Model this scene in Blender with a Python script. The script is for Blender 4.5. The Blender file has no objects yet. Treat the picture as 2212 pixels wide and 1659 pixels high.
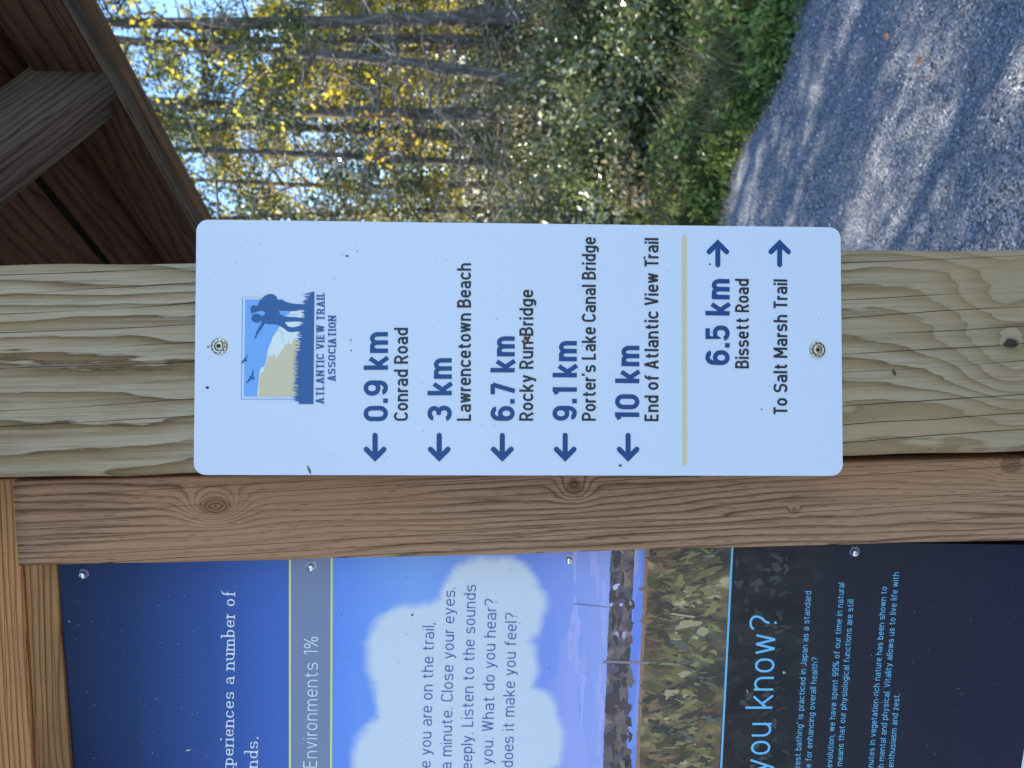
import bpy, bmesh, math, random
import numpy as np
from mathutils import Vector, Matrix
from mathutils.geometry import tessellate_polygon
random.seed(7); RNG = np.random.default_rng(11)
R_ = math.radians
S = bpy.context.scene
COL = S.collection

# ------------------------------------------------------------------ camera
CAMZ = 1.55
PITCH = R_(2.0)
CAM = Vector((0, 0, CAMZ))
AX = Vector((0, math.cos(PITCH), -math.sin(PITCH)))      # viewing direction
UP = Vector((0, math.sin(PITCH), math.cos(PITCH)))
RT = Vector((1, 0, 0))
F = 1662.0                                                # focal length in units of a 2212 px wide picture
cd = bpy.data.cameras.new('camera'); cam = bpy.data.objects.new('camera', cd); COL.objects.link(cam)
m = Matrix.Identity(4)
for i in range(3):                                        # the phone was held on its side: picture left is up
    m[i][0] = -UP[i]; m[i][1] = RT[i]; m[i][2] = -AX[i]; m[i][3] = CAM[i]
cam.matrix_world = m
cd.sensor_width = 36; cd.lens = 36 * F / 2212; cd.clip_start = 0.05; cd.clip_end = 1500
cd.dof.use_dof = True; cd.dof.focus_distance = 0.70; cd.dof.aperture_fstop = 10
S.camera = cam

# ------------------------------------------------------------------ light
SUN_AZ = R_(-38)     # sun stands beyond the trees, to the left behind the kiosk (from +Y towards +X)
SUN_EL = R_(36)
w = bpy.data.worlds.new('World'); S.world = w; w.use_nodes = True
nt = w.node_tree; nt.nodes.clear()
sky = nt.nodes.new('ShaderNodeTexSky'); sky.sky_type = 'NISHITA'; sky.sun_disc = False
sky.sun_elevation = SUN_EL; sky.sun_rotation = SUN_AZ
sky.air_density = 1.0; sky.dust_density = 0.2; sky.ozone_density = 5.0
bg = nt.nodes.new('ShaderNodeBackground'); bg.inputs[1].default_value = 0.15
wo = nt.nodes.new('ShaderNodeOutputWorld')
nt.links.new(sky.outputs[0], bg.inputs[0]); nt.links.new(bg.outputs[0], wo.inputs[0])
sd = bpy.data.lights.new('sun', 'SUN'); sd.energy = 5.0; sd.angle = R_(0.5); sd.color = (1, .93, .82)
sun = bpy.data.objects.new('sun', sd); COL.objects.link(sun)
SDIR = Vector((math.sin(SUN_AZ) * math.cos(SUN_EL), math.cos(SUN_AZ) * math.cos(SUN_EL), math.sin(SUN_EL)))
sun.rotation_euler = SDIR.to_track_quat('Z', 'Y').to_euler()
S.view_settings.view_transform = 'Standard'; S.view_settings.look = 'None'
S.view_settings.exposure = 1.45; S.view_settings.gamma = 1; S.view_settings.use_curve_mapping = False
S.cycles.max_bounces = 6; S.cycles.transparent_max_bounces = 4

# ------------------------------------------------------------------ helpers
def tag(o, label=None, cat=None, group=None, kind=None):
    if label: o['label'] = label
    if cat: o['category'] = cat
    if group: o['group'] = group
    if kind: o['kind'] = kind
    return o
def empty(name, loc=(0, 0, 0)):
    o = bpy.data.objects.new(name, None); COL.objects.link(o); o.location = loc; o.empty_display_size = .05
    return o
def link(name, me, mat, parent=None, matrix=None, smooth=False):
    if mat: me.materials.append(mat)
    o = bpy.data.objects.new(name, me); COL.objects.link(o)
    if matrix is not None: o.matrix_world = matrix
    if parent is not None:
        o.parent = parent
        pm = getattr_mw(parent); o.matrix_parent_inverse = pm.inverted()
    if smooth: me.polygons.foreach_set('use_smooth', [True] * len(me.polygons))
    return o
MW = {}
def getattr_mw(p):
    # world matrix of a parent without a depsgraph update
    mw = p.matrix_basis.copy()
    if p.parent: mw = getattr_mw(p.parent) @ p.matrix_parent_inverse @ mw
    return mw
def py(name, vs, fs, mat, parent=None, matrix=None, smooth=False):
    me = bpy.data.meshes.new(name); me.from_pydata([tuple(v) for v in vs], [], fs); me.update()
    return link(name, me, mat, parent, matrix, smooth)
def fast_mesh(name, V, Q, mat, parent=None, matrix=None, attr=None, smooth=False):
    """V (n,3), Q (k,m) equal-sized polygons"""
    me = bpy.data.meshes.new(name); k, c = Q.shape
    me.vertices.add(len(V)); me.vertices.foreach_set('co', np.ascontiguousarray(V, dtype=np.float32).ravel())
    me.loops.add(k * c); me.loops.foreach_set('vertex_index', np.ascontiguousarray(Q, dtype=np.int32).ravel())
    me.polygons.add(k); me.polygons.foreach_set('loop_start', np.arange(0, k * c, c, dtype=np.int32))
    me.polygons.foreach_set('loop_total', np.full(k, c, dtype=np.int32))
    me.update(calc_edges=True)
    if attr is not None:
        a = me.attributes.new('tint', 'FLOAT', 'FACE'); a.data.foreach_set('value', attr.astype(np.float32))
    return link(name, me, mat, parent, matrix, smooth)

def ray(px, py_):
    return AX - UP * ((px - 1106) / F) + RT * ((829.5 - py_) / F)
def pt(px, py_, d): return CAM + ray(px, py_) * d
def on_z(px, py_, z):
    r = ray(px, py_); t = (z - CAM.z) / r.z; return CAM + r * t
class Frame:
    """an upright plane in the place: x to the right, z up, y away from the viewer"""
    def __init__(s, px, py_, d, yaw, rho):
        s.o = pt(px, py_, d)
        ex = Vector((math.cos(yaw), math.sin(yaw), 0)); ez = Vector((0, 0, 1))
        s.ex = (ex * math.cos(rho) + ez * math.sin(rho)).normalized()
        s.ez = (ez * math.cos(rho) - ex * math.sin(rho)).normalized()
        s.ey = s.ez.cross(s.ex)
        s.m = Matrix.Identity(4)
        for i in range(3): s.m[i][0] = s.ex[i]; s.m[i][1] = s.ey[i]; s.m[i][2] = s.ez[i]; s.m[i][3] = s.o[i]
    def loc(s, px, py_, off=0.0):
        r = ray(px, py_); n = s.ey; o = s.o + n * off
        t = (o - CAM).dot(n) / r.dot(n); p = CAM + r * t - s.o
        return (p.dot(s.ex), p.dot(s.ez))

# ------------------------------------------------------------------ node helper
class NB:
    def __init__(s, name, rough=.8, spec=.3):
        s.mat = bpy.data.materials.new(name); s.mat.use_nodes = True
        s.t = s.mat.node_tree; s.N = s.t.nodes; s.L = s.t.links
        s.b = s.N['Principled BSDF']; s.b.inputs['Roughness'].default_value = rough
        s.b.inputs['Specular IOR Level'].default_value = spec
        s._c = None
    def put(s, sock, v):
        if isinstance(v, bpy.types.NodeSocket): s.L.new(v, sock)
        else: sock.default_value = v
    def co(s, kind='Object'):
        if s._c is None: s._c = s.N.new('ShaderNodeTexCoord')
        return s._c.outputs[kind]
    def xyz(s, v=None):
        n = s.N.new('ShaderNodeSeparateXYZ'); s.put(n.inputs[0], s.co() if v is None else v); return n.outputs
    def vec(s, x, y, z):
        n = s.N.new('ShaderNodeCombineXYZ')
        for i, v in enumerate((x, y, z)): s.put(n.inputs[i], v)
        return n.outputs[0]
    def m(s, op, a, b=None, c=None, clamp=False):
        n = s.N.new('ShaderNodeMath'); n.operation = op; n.use_clamp = clamp
        s.put(n.inputs[0], a)
        if b is not None: s.put(n.inputs[1], b)
        if c is not None: s.put(n.inputs[2], c)
        return n.outputs[0]
    def add(s, a, b): return s.m('ADD', a, b)
    def sub(s, a, b): return s.m('SUBTRACT', a, b)
    def mul(s, a, b): return s.m('MULTIPLY', a, b)
    def noise(s, v, scale=1, detail=2, rough=.5, dist=0, col=False):
        n = s.N.new('ShaderNodeTexNoise'); s.put(n.inputs['Vector'], v)
        n.inputs['Scale'].default_value = scale; n.inputs['Detail'].default_value = detail
        n.inputs['Roughness'].default_value = rough; n.inputs['Distortion'].default_value = dist
        return n.outputs['Color' if col else 'Fac']
    def vor(s, v, scale=1, out='Distance', feature='F1', rnd=1):
        n = s.N.new('ShaderNodeTexVoronoi'); n.feature = feature; s.put(n.inputs['Vector'], v)
        n.inputs['Scale'].default_value = scale; n.inputs['Randomness'].default_value = rnd
        return n.outputs[out]
    def ramp(s, f, stops, interp='LINEAR'):
        n = s.N.new('ShaderNodeValToRGB'); r = n.color_ramp; r.interpolation = interp
        while len(r.elements) < len(stops): r.elements.new(.5)
        for e, (p, c) in zip(r.elements, stops):
            e.position = p; e.color = (c[0], c[1], c[2], 1) if not isinstance(c, (int, float)) else (c, c, c, 1)
        s.put(n.inputs[0], f); return n.outputs[0]
    def step(s, f, a, b):
        n = s.N.new('ShaderNodeMapRange'); n.interpolation_type = 'SMOOTHSTEP'; s.put(n.inputs[0], f)
        n.inputs[1].default_value = a; n.inputs[2].default_value = b; return n.outputs[0]
    def mix(s, f, a, b, mode='MIX'):
        n = s.N.new('ShaderNodeMix'); n.data_type = 'RGBA'; n.blend_type = mode
        s.put(n.inputs[0], f)
        for i, v in ((6, a), (7, b)):
            if isinstance(v, tuple): v = (v[0], v[1], v[2], 1)
            s.put(n.inputs[i], v)
        return n.outputs[2]
    def bump(s, h, strength=.5, dist=.001):
        n = s.N.new('ShaderNodeBump'); n.inputs['Strength'].default_value = strength
        n.inputs['Distance'].default_value = dist; s.put(n.inputs['Height'], h)
        s.L.new(n.outputs[0], s.b.inputs['Normal'])
    def color(s, c):
        if isinstance(c, tuple): c = (c[0], c[1], c[2], 1)
        s.put(s.b.inputs['Base Color'], c); return s.mat

def lin(c):
    return tuple(((v / 255) / 12.92 if v / 255 < .04045 else ((v / 255 + .055) / 1.055) ** 2.4) for v in c)
ILL = (.42, .60, .95)              # what white paint shows in this blue shade
def alb(r, g, b, k=.8):            # true colour of a thing that shows (r, g, b) under that light
    l = lin((r, g, b)); return tuple(min(.9, l[i] * k / ILL[i]) for i in range(3))
def flat(name, c, rough=.6, spec=.3, metal=0):
    n = NB(name, rough, spec); n.b.inputs['Metallic'].default_value = metal; return n.color(c)

# ------------------------------------------------------------------ wood
def wood(name, light, mid, dark, rings=60, amp=3.0, sx=9, sz=1.6, knots=(), along='z', cracks=(55, .05, .5),
         incise=False, fine=1.0, seed=0.0, warm=None, relief=.5, wild=.22, stops=None, crackwob=.5, knotc=None, streak=.0):
    """contour grain: sawtooth of a slow field, bent round knots; along = length axis of the board"""
    n = NB(name, .82, .25)
    X, Y, Z = n.xyz()
    if along == 'x': X, Z = Z, X
    X = n.add(X, n.mul(Y, .8))
    X0 = X
    v = n.vec(n.mul(X, sx), seed, n.mul(Z, sz))
    f = n.add(n.mul(X, rings), n.mul(n.noise(v, 1, 2.5, .5), amp))
    kd = None
    for (kx, kz, r, a, st, *vis) in knots:
        dx = n.m('DIVIDE', n.sub(X, kx), r); dz = n.m('DIVIDE', n.sub(Z, kz), r * st)
        r2 = n.add(n.mul(dx, dx), n.mul(dz, dz))
        g = n.m('EXPONENT', n.mul(r2, -.38))
        f = n.add(f, n.mul(g, a))
        rr_ = n.m('SQRT', r2); q = n.mul(n.step(r2, 1.25, .8), n.add(.35, n.mul(n.step(n.m('FRACT', n.add(n.mul(rr_, 3.2), n.noise(n.vec(n.mul(X, 90), seed, n.mul(Z, 60)), 1, 2))), .35, .85), .65)))
        # growth lines bend round the knot, the knot keeps rings of its own
        if vis: continue
        kd = q if kd is None else n.m('MAXIMUM', kd, q)
    f = n.add(f, n.mul(n.noise(n.vec(n.mul(X, 160), seed, n.mul(Z, 14)), 1, 3), wild))
    f = n.add(f, n.mul(n.noise(n.vec(n.mul(X, sx * 4), seed + 6, n.mul(Z, sz * 5)), 1, 3, .6), wild * 1.6))
    saw = n.m('FRACT', f)
    c = n.ramp(saw, stops or [(0, mid), (.12, light), (.55, light), (.82, mid), (.95, dark), (1, mid)])
    # weathered blotches and fibres
    bl = n.noise(n.vec(n.mul(X, 14), seed + 3, n.mul(Z, 3.5)), 1, 4, .6)
    c = n.mix(n.mul(n.step(bl, .45, .75), .55), c, mid)
    st_ = n.noise(n.vec(n.mul(X, 5), seed + 13, n.mul(Z, 5)), 1, 3, .6)
    c = n.mix(n.mul(n.step(st_, .5, .72), .4), c, dark)
    fb = n.noise(n.vec(n.mul(X, 900), n.mul(Y, 300), n.mul(Z, 22)), 1, 3, .65)
    c = n.mix(n.mul(n.step(fb, .38, .68), .32 * fine), c, dark)
    if streak:
        sk = n.noise(n.vec(n.mul(X, 210), seed + 4, n.mul(Z, 5)), 1, 4, .65)
        c = n.mix(n.mul(n.step(sk, .5, .66), streak), c, dark); c = n.mix(n.mul(n.step(sk, .47, .34), streak * .8), c, light)
    fb2 = n.noise(n.vec(n.mul(X, 2600), n.mul(Y, 900), n.mul(Z, 160)), 1, 3, .7)
    c = n.mix(n.mul(n.step(fb2, .5, .8), .3), c, light)
    if warm:
        wn = n.noise(n.vec(n.mul(X, 7), seed + 9, n.mul(Z, 2.2)), 1, 2)
        c = n.mix(n.mul(n.step(wn, .46, .66), .62), c, warm)
    if kd is not None:
        kn = n.noise(n.vec(n.mul(X, 260), 1, n.mul(Z, 160)), 1, 3)
        c = n.mix(n.mul(kd, .85), c, n.mix(kn, tuple(q * .5 for q in dark), knotc or mid))
    h = n.mul(n.step(saw, .55, 1.0), relief)
    h = n.add(h, n.mul(fb, .5))
    if cracks:
        fr, th, amt = cracks
        cr = n.add(n.mul(n.add(X, n.mul(Z, .035)), fr), n.mul(n.noise(n.vec(n.mul(X, 9), seed + 2, n.mul(Z, .9)), 1, 5, .5), crackwob))
        d = n.m('ABSOLUTE', n.sub(n.m('FRACT', cr), .5))
        idn = n.m('FLOOR', cr)
        mk = n.noise(n.vec(n.mul(idn, 7.31), n.mul(Z, 3.2), seed), 1, 2)
        mask = n.mul(n.step(d, th, th * .35), n.step(mk, .5 - amt * .12, .56))
        c = n.mix(n.mul(mask, .88), c, tuple(q * .18 for q in dark))
        h = n.sub(h, n.mul(mask, 2.0))
    if incise:
        rx = n.add(n.mul(X, 190), n.mul(Z, .8)); row = n.m('FLOOR', rx)
        wz = n.add(n.mul(Z, 46), n.mul(row, .382)); cell = n.m('FLOOR', wz)
        fx = n.m('ABSOLUTE', n.sub(n.m('FRACT', rx), .5)); fz = n.m('ABSOLUTE', n.sub(n.m('FRACT', wz), .5))
        pres = n.noise(n.vec(n.mul(row, 3.7), n.mul(cell, 5.1), seed), 1, 0)
        mk = n.mul(n.mul(n.step(fx, .07, .02), n.step(fz, .23, .15)), n.step(pres, .48, .6))
        c = n.mix(n.mul(mk, .6), c, tuple(q * .3 for q in dark))
        h = n.sub(h, mk)
    n.color(c); n.bump(h, .55, .0012)
    n.put(n.b.inputs['Roughness'], n.m('MULTIPLY_ADD', fb, .2, .68))
    return n.mat

def bar_mesh(x0, x1, z0, z1, thick, rad=.004, rings=40, wob=.0015, seed=0, y0=0.0):
    """a long timber: rounded section, slightly uneven edges, length along z; front face at y = y0"""
    rs = random.Random(seed); ph = [rs.uniform(0, 6.28) for _ in range(8)]
    sec = []
    for (cx, cy, a0) in ((x1 - rad, y0 + rad, -90), (x1 - rad, y0 + thick - rad, 0), (x0 + rad, y0 + thick - rad, 90), (x0 + rad, y0 + rad, 180)):
        for k in range(5):
            a = R_(a0 + k * 22.5); sec.append((cx + rad * math.cos(a), cy + rad * math.sin(a)))
    n = len(sec); vs = []; fs = []
    xm = (x0 + x1) / 2
    for i in range(rings + 1):
        t = i / rings; z = z0 + (z1 - z0) * t
        dl = wob * (math.sin(z * 9 + ph[0]) + .6 * math.sin(z * 23 + ph[1]) + .35 * math.sin(z * 57 + ph[4]))
        dr = wob * (math.sin(z * 8 + ph[2]) + .6 * math.sin(z * 26 + ph[3]) + .35 * math.sin(z * 49 + ph[5]))
        for (x, y) in sec: vs.append((x + (dr if x > xm else dl), y, z))
    for i in range(rings):
        for k in range(n):
            a = i * n + k; b = i * n + (k + 1) % n
            fs.append((a, b, b + n, a + n))
    fs.append(tuple(range(n - 1, -1, -1))); fs.append(tuple(range(rings * n, rings * n + n)))
    return vs, fs
def slab(name, frame, pts, thick, mat, parent=None, off=0.0, bev=.002, smooth=False):
    """polygon given in frame coordinates, extruded away from the viewer, edges eased"""
    bm = bmesh.new(); vs = [bm.verts.new((x, off, z)) for x, z in pts]; f = bm.faces.new(vs)
    bm.normal_update()
    if f.normal.y > 0: f.normal_flip()
    r = bmesh.ops.extrude_face_region(bm, geom=[f])
    for v in [g for g in r['geom'] if isinstance(g, bmesh.types.BMVert)]: v.co.y += thick
    # keep front face: the original stays, orient all
    bmesh.ops.recalc_face_normals(bm, faces=bm.faces)
    if bev: bmesh.ops.bevel(bm, geom=list(bm.edges), offset=bev, segments=2, affect='EDGES', profile=.6)
    me = bpy.data.meshes.new(name); bm.to_mesh(me); bm.free()
    return link(name, me, mat, parent, frame.m, smooth)

# ================================================================== GROUND
def curve_pts(p, n=10):
    out = []
    for i in range(len(p) - 1):
        a = p[max(0, i - 1)]; b = p[i]; c = p[i + 1]; d = p[min(len(p) - 1, i + 2)]
        for k in range(n):
            t = k / n
            out.append(tuple(.5 * ((2 * b[j]) + (-a[j] + c[j]) * t + (2 * a[j] - 5 * b[j] + 4 * c[j] - d[j]) * t * t + (-a[j] + 3 * b[j] - 3 * c[j] + d[j]) * t ** 3) for j in range(2)))
    out.append(p[-1]); return out
edge_px = [(1732, -10), (1724, 60), (1702, 120), (1678, 190), (1642, 260), (1600, 330), (1572, 400), (1562, 470), (1560, 510)]
EDGE = [tuple(on_z(a, b, 0)[:2]) for a, b in edge_px]
ex0, ex1 = EDGE[0], EDGE[-1]
EDGE = [(30, -16), (12, -3.5), (6.5, .8), (3.6, 2.75)] + EDGE + [(ex1[0] - .9, ex1[1] + .12), (-2.5, 5.9), (-8, 7.6), (-30, 12)]
ECURVE = curve_pts(EDGE, 14)
ECX = np.array([p[0] for p in ECURVE])[::-1]; ECY = np.array([p[1] for p in ECURVE])[::-1]
def edge_y(x): return np.interp(x, ECX, ECY)
def terrain(x, y):
    d = np.asarray(y - edge_y(x))
    k = np.clip(d / 1.2, 0, 1)
    z = .10 * k * k * (3 - 2 * k) + .05 * np.sin(x * 1.7 + y * .8) * k + .03 * np.sin(x * 4.1 - y * 3.3) * k
    return z - .03 * (1 - np.clip(d / .25, 0, 1)) + .004 * np.clip(d - 8, 0, 60)

n = NB('forest_soil', .95, .1)
a = n.noise(n.co(), 3, 5, .65); b_ = n.noise(n.co(), 26, 4, .6)
c = n.ramp(a, [(.3, (.035, .028, .016)), (.5, (.06, .055, .022)), (.7, (.05, .07, .02))])
c = n.mix(n.step(b_, .5, .68), c, (.16, .11, .055)); n.bump(b_, .8, .03)
M_SOIL = n.color(c)
xs = np.unique(np.concatenate([np.linspace(-400, -12, 12), np.linspace(-12, 14, 150), np.linspace(14, 400, 12)]))
ys = np.unique(np.concatenate([np.linspace(-60, -8, 6), np.linspace(-8, 30, 210), np.linspace(30, 700, 16)]))
XX, YY = np.meshgrid(xs, ys); ZZ = terrain(XX, YY)
V = np.stack([XX.ravel(), YY.ravel(), ZZ.ravel()], 1); nx = len(xs); ny = len(ys)
I = (np.arange(ny - 1)[:, None] * nx + np.arange(nx - 1)[None]).ravel()
gr = fast_mesh('ground', V, np.stack([I, I + 1, I + nx + 1, I + nx], 1), M_SOIL, smooth=True)
tag(gr, 'dark forest floor of soil and fallen leaves beyond the gravel path', None, kind='structure')

def gravel_mat():
    n = NB('crushed_gravel', .85, .3)
    v = n.co()
    wv = n.noise(v, 40, 3, .6, 0, True)
    vv = n.N.new('ShaderNodeVectorMath'); vv.operation = 'MULTIPLY_ADD'
    n.put(vv.inputs[0], wv); vv.inputs[1].default_value = (.012, .012, .012); n.put(vv.inputs[2], v)
    v2 = vv.outputs[0]
    c1 = n.vor(v2, 125, 'Color'); d1 = n.vor(v2, 125, 'Distance')
    c2 = n.vor(v2, 210, 'Color'); d2 = n.vor(v2, 210, 'Distance')
    s1 = n.xyz(c1)[0]; s2 = n.xyz(c2)[1]
    base = n.ramp(n.add(n.mul(s1, .6), n.mul(s2, .4)), [(.15, (.13, .138, .155)), (.45, (.25, .262, .29)), (.7, (.35, .36, .385)), (.92, (.6, .6, .6))])
    base = n.mix(n.step(d1, .42, .75), base, (.07, .072, .08))
    lg = n.noise(v, 1.7, 4, .6)
    base = n.mix(n.mul(n.step(lg, .35, .7), .35), base, (.24, .235, .23))
    n.bump(n.add(n.m('SUBTRACT', 1, d1), n.mul(n.m('SUBTRACT', 1, d2), .5)), .8, .006)
    return n.color(base)
M_GRAVEL = gravel_mat()
gx = np.unique(np.concatenate([np.linspace(-20, -3, 12), np.linspace(-3, 6, 220), np.linspace(6, 20, 12)])); rows = []
K = 120
tt = np.linspace(0, 1, K) ** .8
for x in gx:
    j = .03 * math.sin(x * 31) + .024 * math.sin(x * 77 + 1) + .035 * math.sin(x * 13 + 2) + .02 * math.sin(x * 171)
    y1 = float(edge_y(x)) + j; y0 = -9
    yy = y1 - (y1 - y0) * (1 - tt)[:]
    zz = .005 + .012 * np.sin(yy * 1.3 + x * .7) * np.sin(x * .9) * np.clip((y1 - yy) / .5, 0, 1)
    zz = zz + .006 * np.clip((y1 - yy) / .15, 0, 1)
    rows.append(np.stack([np.full(K, x), yy, zz], 1))
V = np.concatenate(rows); I = (np.arange(len(gx) - 1)[:, None] * K + np.arange(K - 1)[None]).ravel()
gp = fast_mesh('gravel_path', V, np.stack([I, I + K, I + K + 1, I + 1], 1), M_GRAVEL, smooth=True)
tag(gp, 'grey crushed gravel path in dappled shade', None, kind='structure')

def stones(name, N, mat, xr, yr, smin, smax):
    x = RNG.uniform(*xr, N); y = RNG.uniform(*yr, N)
    keep = (y < edge_y(x) + .03); x = x[keep]; y = y[keep]; N = len(x)
    s = smin + (smax - smin) * RNG.random(N) ** 2.2
    base = np.array([(1, 0, 0), (-1, 0, 0), (0, 1, 0), (0, -1, 0), (0, 0, 1), (0, 0, -1)], float)
    tri = np.array([(0, 2, 4), (2, 1, 4), (1, 3, 4), (3, 0, 4), (2, 0, 5), (1, 2, 5), (3, 1, 5), (0, 3, 5)])
    V = base[None] * (1 + .35 * RNG.standard_normal((N, 6, 1)).clip(-1, 1)) + .25 * RNG.standard_normal((N, 6, 3)).clip(-1, 1)
    V *= s[:, None, None] * np.array([1, 1, .6]); a = RNG.uniform(0, 6.28, N)
    ca, sa = np.cos(a)[:, None], np.sin(a)[:, None]
    VX = V[..., 0] * ca - V[..., 1] * sa; VY = V[..., 0] * sa + V[..., 1] * ca
    z0 = .012 + s * .25
    V = np.stack([VX + x[:, None], VY + y[:, None], V[..., 2] + z0[:, None]], 2).reshape(-1, 3)
    Q = (tri[None] + (np.arange(N) * 6)[:, None, None]).reshape(-1, 3)
    return fast_mesh(name, V, Q, mat, attr=np.repeat(RNG.random(N), 8))
n = NB('gravel_chips', .8, .35); at = n.N.new('ShaderNodeAttribute'); at.attribute_name = 'tint'
M_CHIP = n.color(n.ramp(at.outputs['Fac'], [(0, (.10, .105, .115)), (.5, (.24, .25, .27)), (.85, (.40, .41, .43)), (1, (.68, .66, .64))]))
g = stones('loose_gravel', 80000, M_CHIP, (-.5, 3.2), (1.6, 6.0), .0022, .0075)
tag(g, 'loose grey stone chips lying over the path surface', 'gravel', kind='stuff')

# ================================================================== KIOSK
FP = Frame(1106, 775, .69, R_(2.7), .0225)          # face of the big post
FS = Frame(1106, 755, .683, R_(2.7), -.006)        # trail sign
FB = Frame(1106, 1130, .735, R_(-4.5), .019)       # trim boards
FH = Frame(60, 1350, .765, R_(-4.5), .019)         # header boards
FI = Frame(1106, 1400, .785, R_(-5.5), -.0224)     # information panel

P_L, P_M, P_D = alb(142, 152, 154), alb(120, 124, 118), alb(80, 78, 66)
xL = (FP.loc(1106, 1003)[0]); xR = FP.loc(1106, 548)[0]
kp = FP.loc(2185, 742); kp2 = FP.loc(300, 770)
kiosk = empty('information_kiosk', (FP.o.x, FP.o.y, 0))
tag(kiosk, 'weathered timber kiosk with a thick post, trim boards and a dark gabled roof', 'kiosk')
M_POST = wood('weathered_post_wood', P_L, P_M, P_D, rings=52, amp=10, sx=8.5, sz=1.35, relief=.12, wild=.5, crackwob=2.6,
              stops=[(0, alb(96, 87, 72)), (.05, alb(140, 147, 147)), (.4, alb(136, 140, 137)), (.68, alb(122, 121, 112)), (.88, alb(103, 97, 82)), (.97, alb(84, 76, 58)), (1, alb(66, 56, 40))], knotc=alb(70, 58, 46), streak=.42,
              knots=[(kp[0], kp[1], .0055, .6, 1.5), (kp[0], kp[1] + .02, .035, 1.2, 1.5, 0), (kp[0] - .034, kp[1] - .004, .022, 2.6, 1.3, 0), (kp[0] + .048, kp[1] + .0, .026, 2.4, 1.3, 0)],
              cracks=(62, .034, 1.0), seed=4.2, fine=.9, warm=alb(126, 121, 106))
vs, fs = bar_mesh(xL, xR, -1.62 - .0, 1.05, .19, .013, 110, .0011, 3)
post = py('post', vs, fs, M_POST, kiosk, FP.m, True)
# trim board beside the panel
a = FB.loc(1106, 1015); b = FB.loc(1106, 1197); top = FB.loc(33, 1120)[1]
T_L, T_M, T_D = alb(142, 126, 116), alb(112, 97, 88), alb(66, 52, 44)
kn = [FB.loc(465, 1093), FB.loc(1240, 1052), FB.loc(2185, 1003), FB.loc(1716, 1101)]
M_TRIM = wood('trim_board_wood', T_L, T_M, T_D, rings=135, amp=9.5, sx=12, sz=1.7,
              knots=[(kn[0][0], kn[0][1], .0085, 6.5, 1.7), (kn[1][0], kn[1][1], .0075, 3.2, 1.2), (kn[2][0], kn[2][1], .009, 3.2, 1.2), (kn[3][0], kn[3][1], .003, 1, 1)],
              cracks=(120, .04, .3), incise=True, seed=1.3, warm=alb(140, 122, 108), relief=.3, wild=.5, knotc=alb(100, 74, 54), streak=.4)
vs, fs = bar_mesh(b[0], a[0], -.95, top, .038, .003, 90, .0005, 5)
py('trim_board', vs, fs, M_TRIM, kiosk, FB.m, True)
# header boards
H_L, H_M, H_D = alb(150, 124, 96), alb(126, 101, 76), alb(90, 66, 48)
M_HEAD = wood('header_board_wood', H_L, H_M, H_D, rings=130, amp=7, sx=10, sz=1.8, along='x', cracks=(100, .03, .25), seed=8.1)
M_HEAD2 = wood('lower_header_wood', alb(132, 112, 88), alb(108, 90, 68), alb(76, 58, 42), rings=150, amp=9, sx=12, sz=1.6, along='x', cracks=(110, .04, .4), seed=5.5)
fh = Frame(60, 1350, .758, R_(-4.5), .019)
p0 = fh.loc(38, 1030); p1 = fh.loc(73, 1659)
ang = math.atan2(p0[1] - p1[1], p0[0] - p1[0])
def lerp_edge(fr, q0, q1, x): return q0[1] + (q1[1] - q0[1]) * (x - q0[0]) / (q1[0] - q0[0])
xl, xr = -1.5, fh.loc(38, 1043)[0] + .004
slab('header_board', fh, [(xl, lerp_edge(fh, p0, p1, xl)), (xr, lerp_edge(fh, p0, p1, xr)), (xr, p0[1] + .14), (xl, lerp_edge(fh, p0, p1, xl) + .14)], .035, M_HEAD, kiosk)
fh2 = Frame(60, 1350, .762, R_(-4.5), .019)
q0 = fh2.loc(122, 1225); q1 = fh2.loc(151, 1659)
xr2 = fh2.loc(60, 1100)[0]
slab('header_board', fh2, [(xl, lerp_edge(fh2, q0, q1, xl)), (xr2, lerp_edge(fh2, q0, q1, xr2)), (xr2, p0[1] + .06), (xl, lerp_edge(fh2, q0, q1, xl) + .13)], .03, M_HEAD2, kiosk)
# backing sheet behind the panel; its near-black colour paints the gap's shade
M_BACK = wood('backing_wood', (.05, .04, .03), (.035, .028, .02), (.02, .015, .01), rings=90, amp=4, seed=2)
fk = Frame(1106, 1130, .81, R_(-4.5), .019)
slab('backing_board', fk, [(-1.5, -1.0), (.17, -1.0), (.17, .62), (-1.5, .62)], .018, M_BACK, kiosk)

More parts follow.
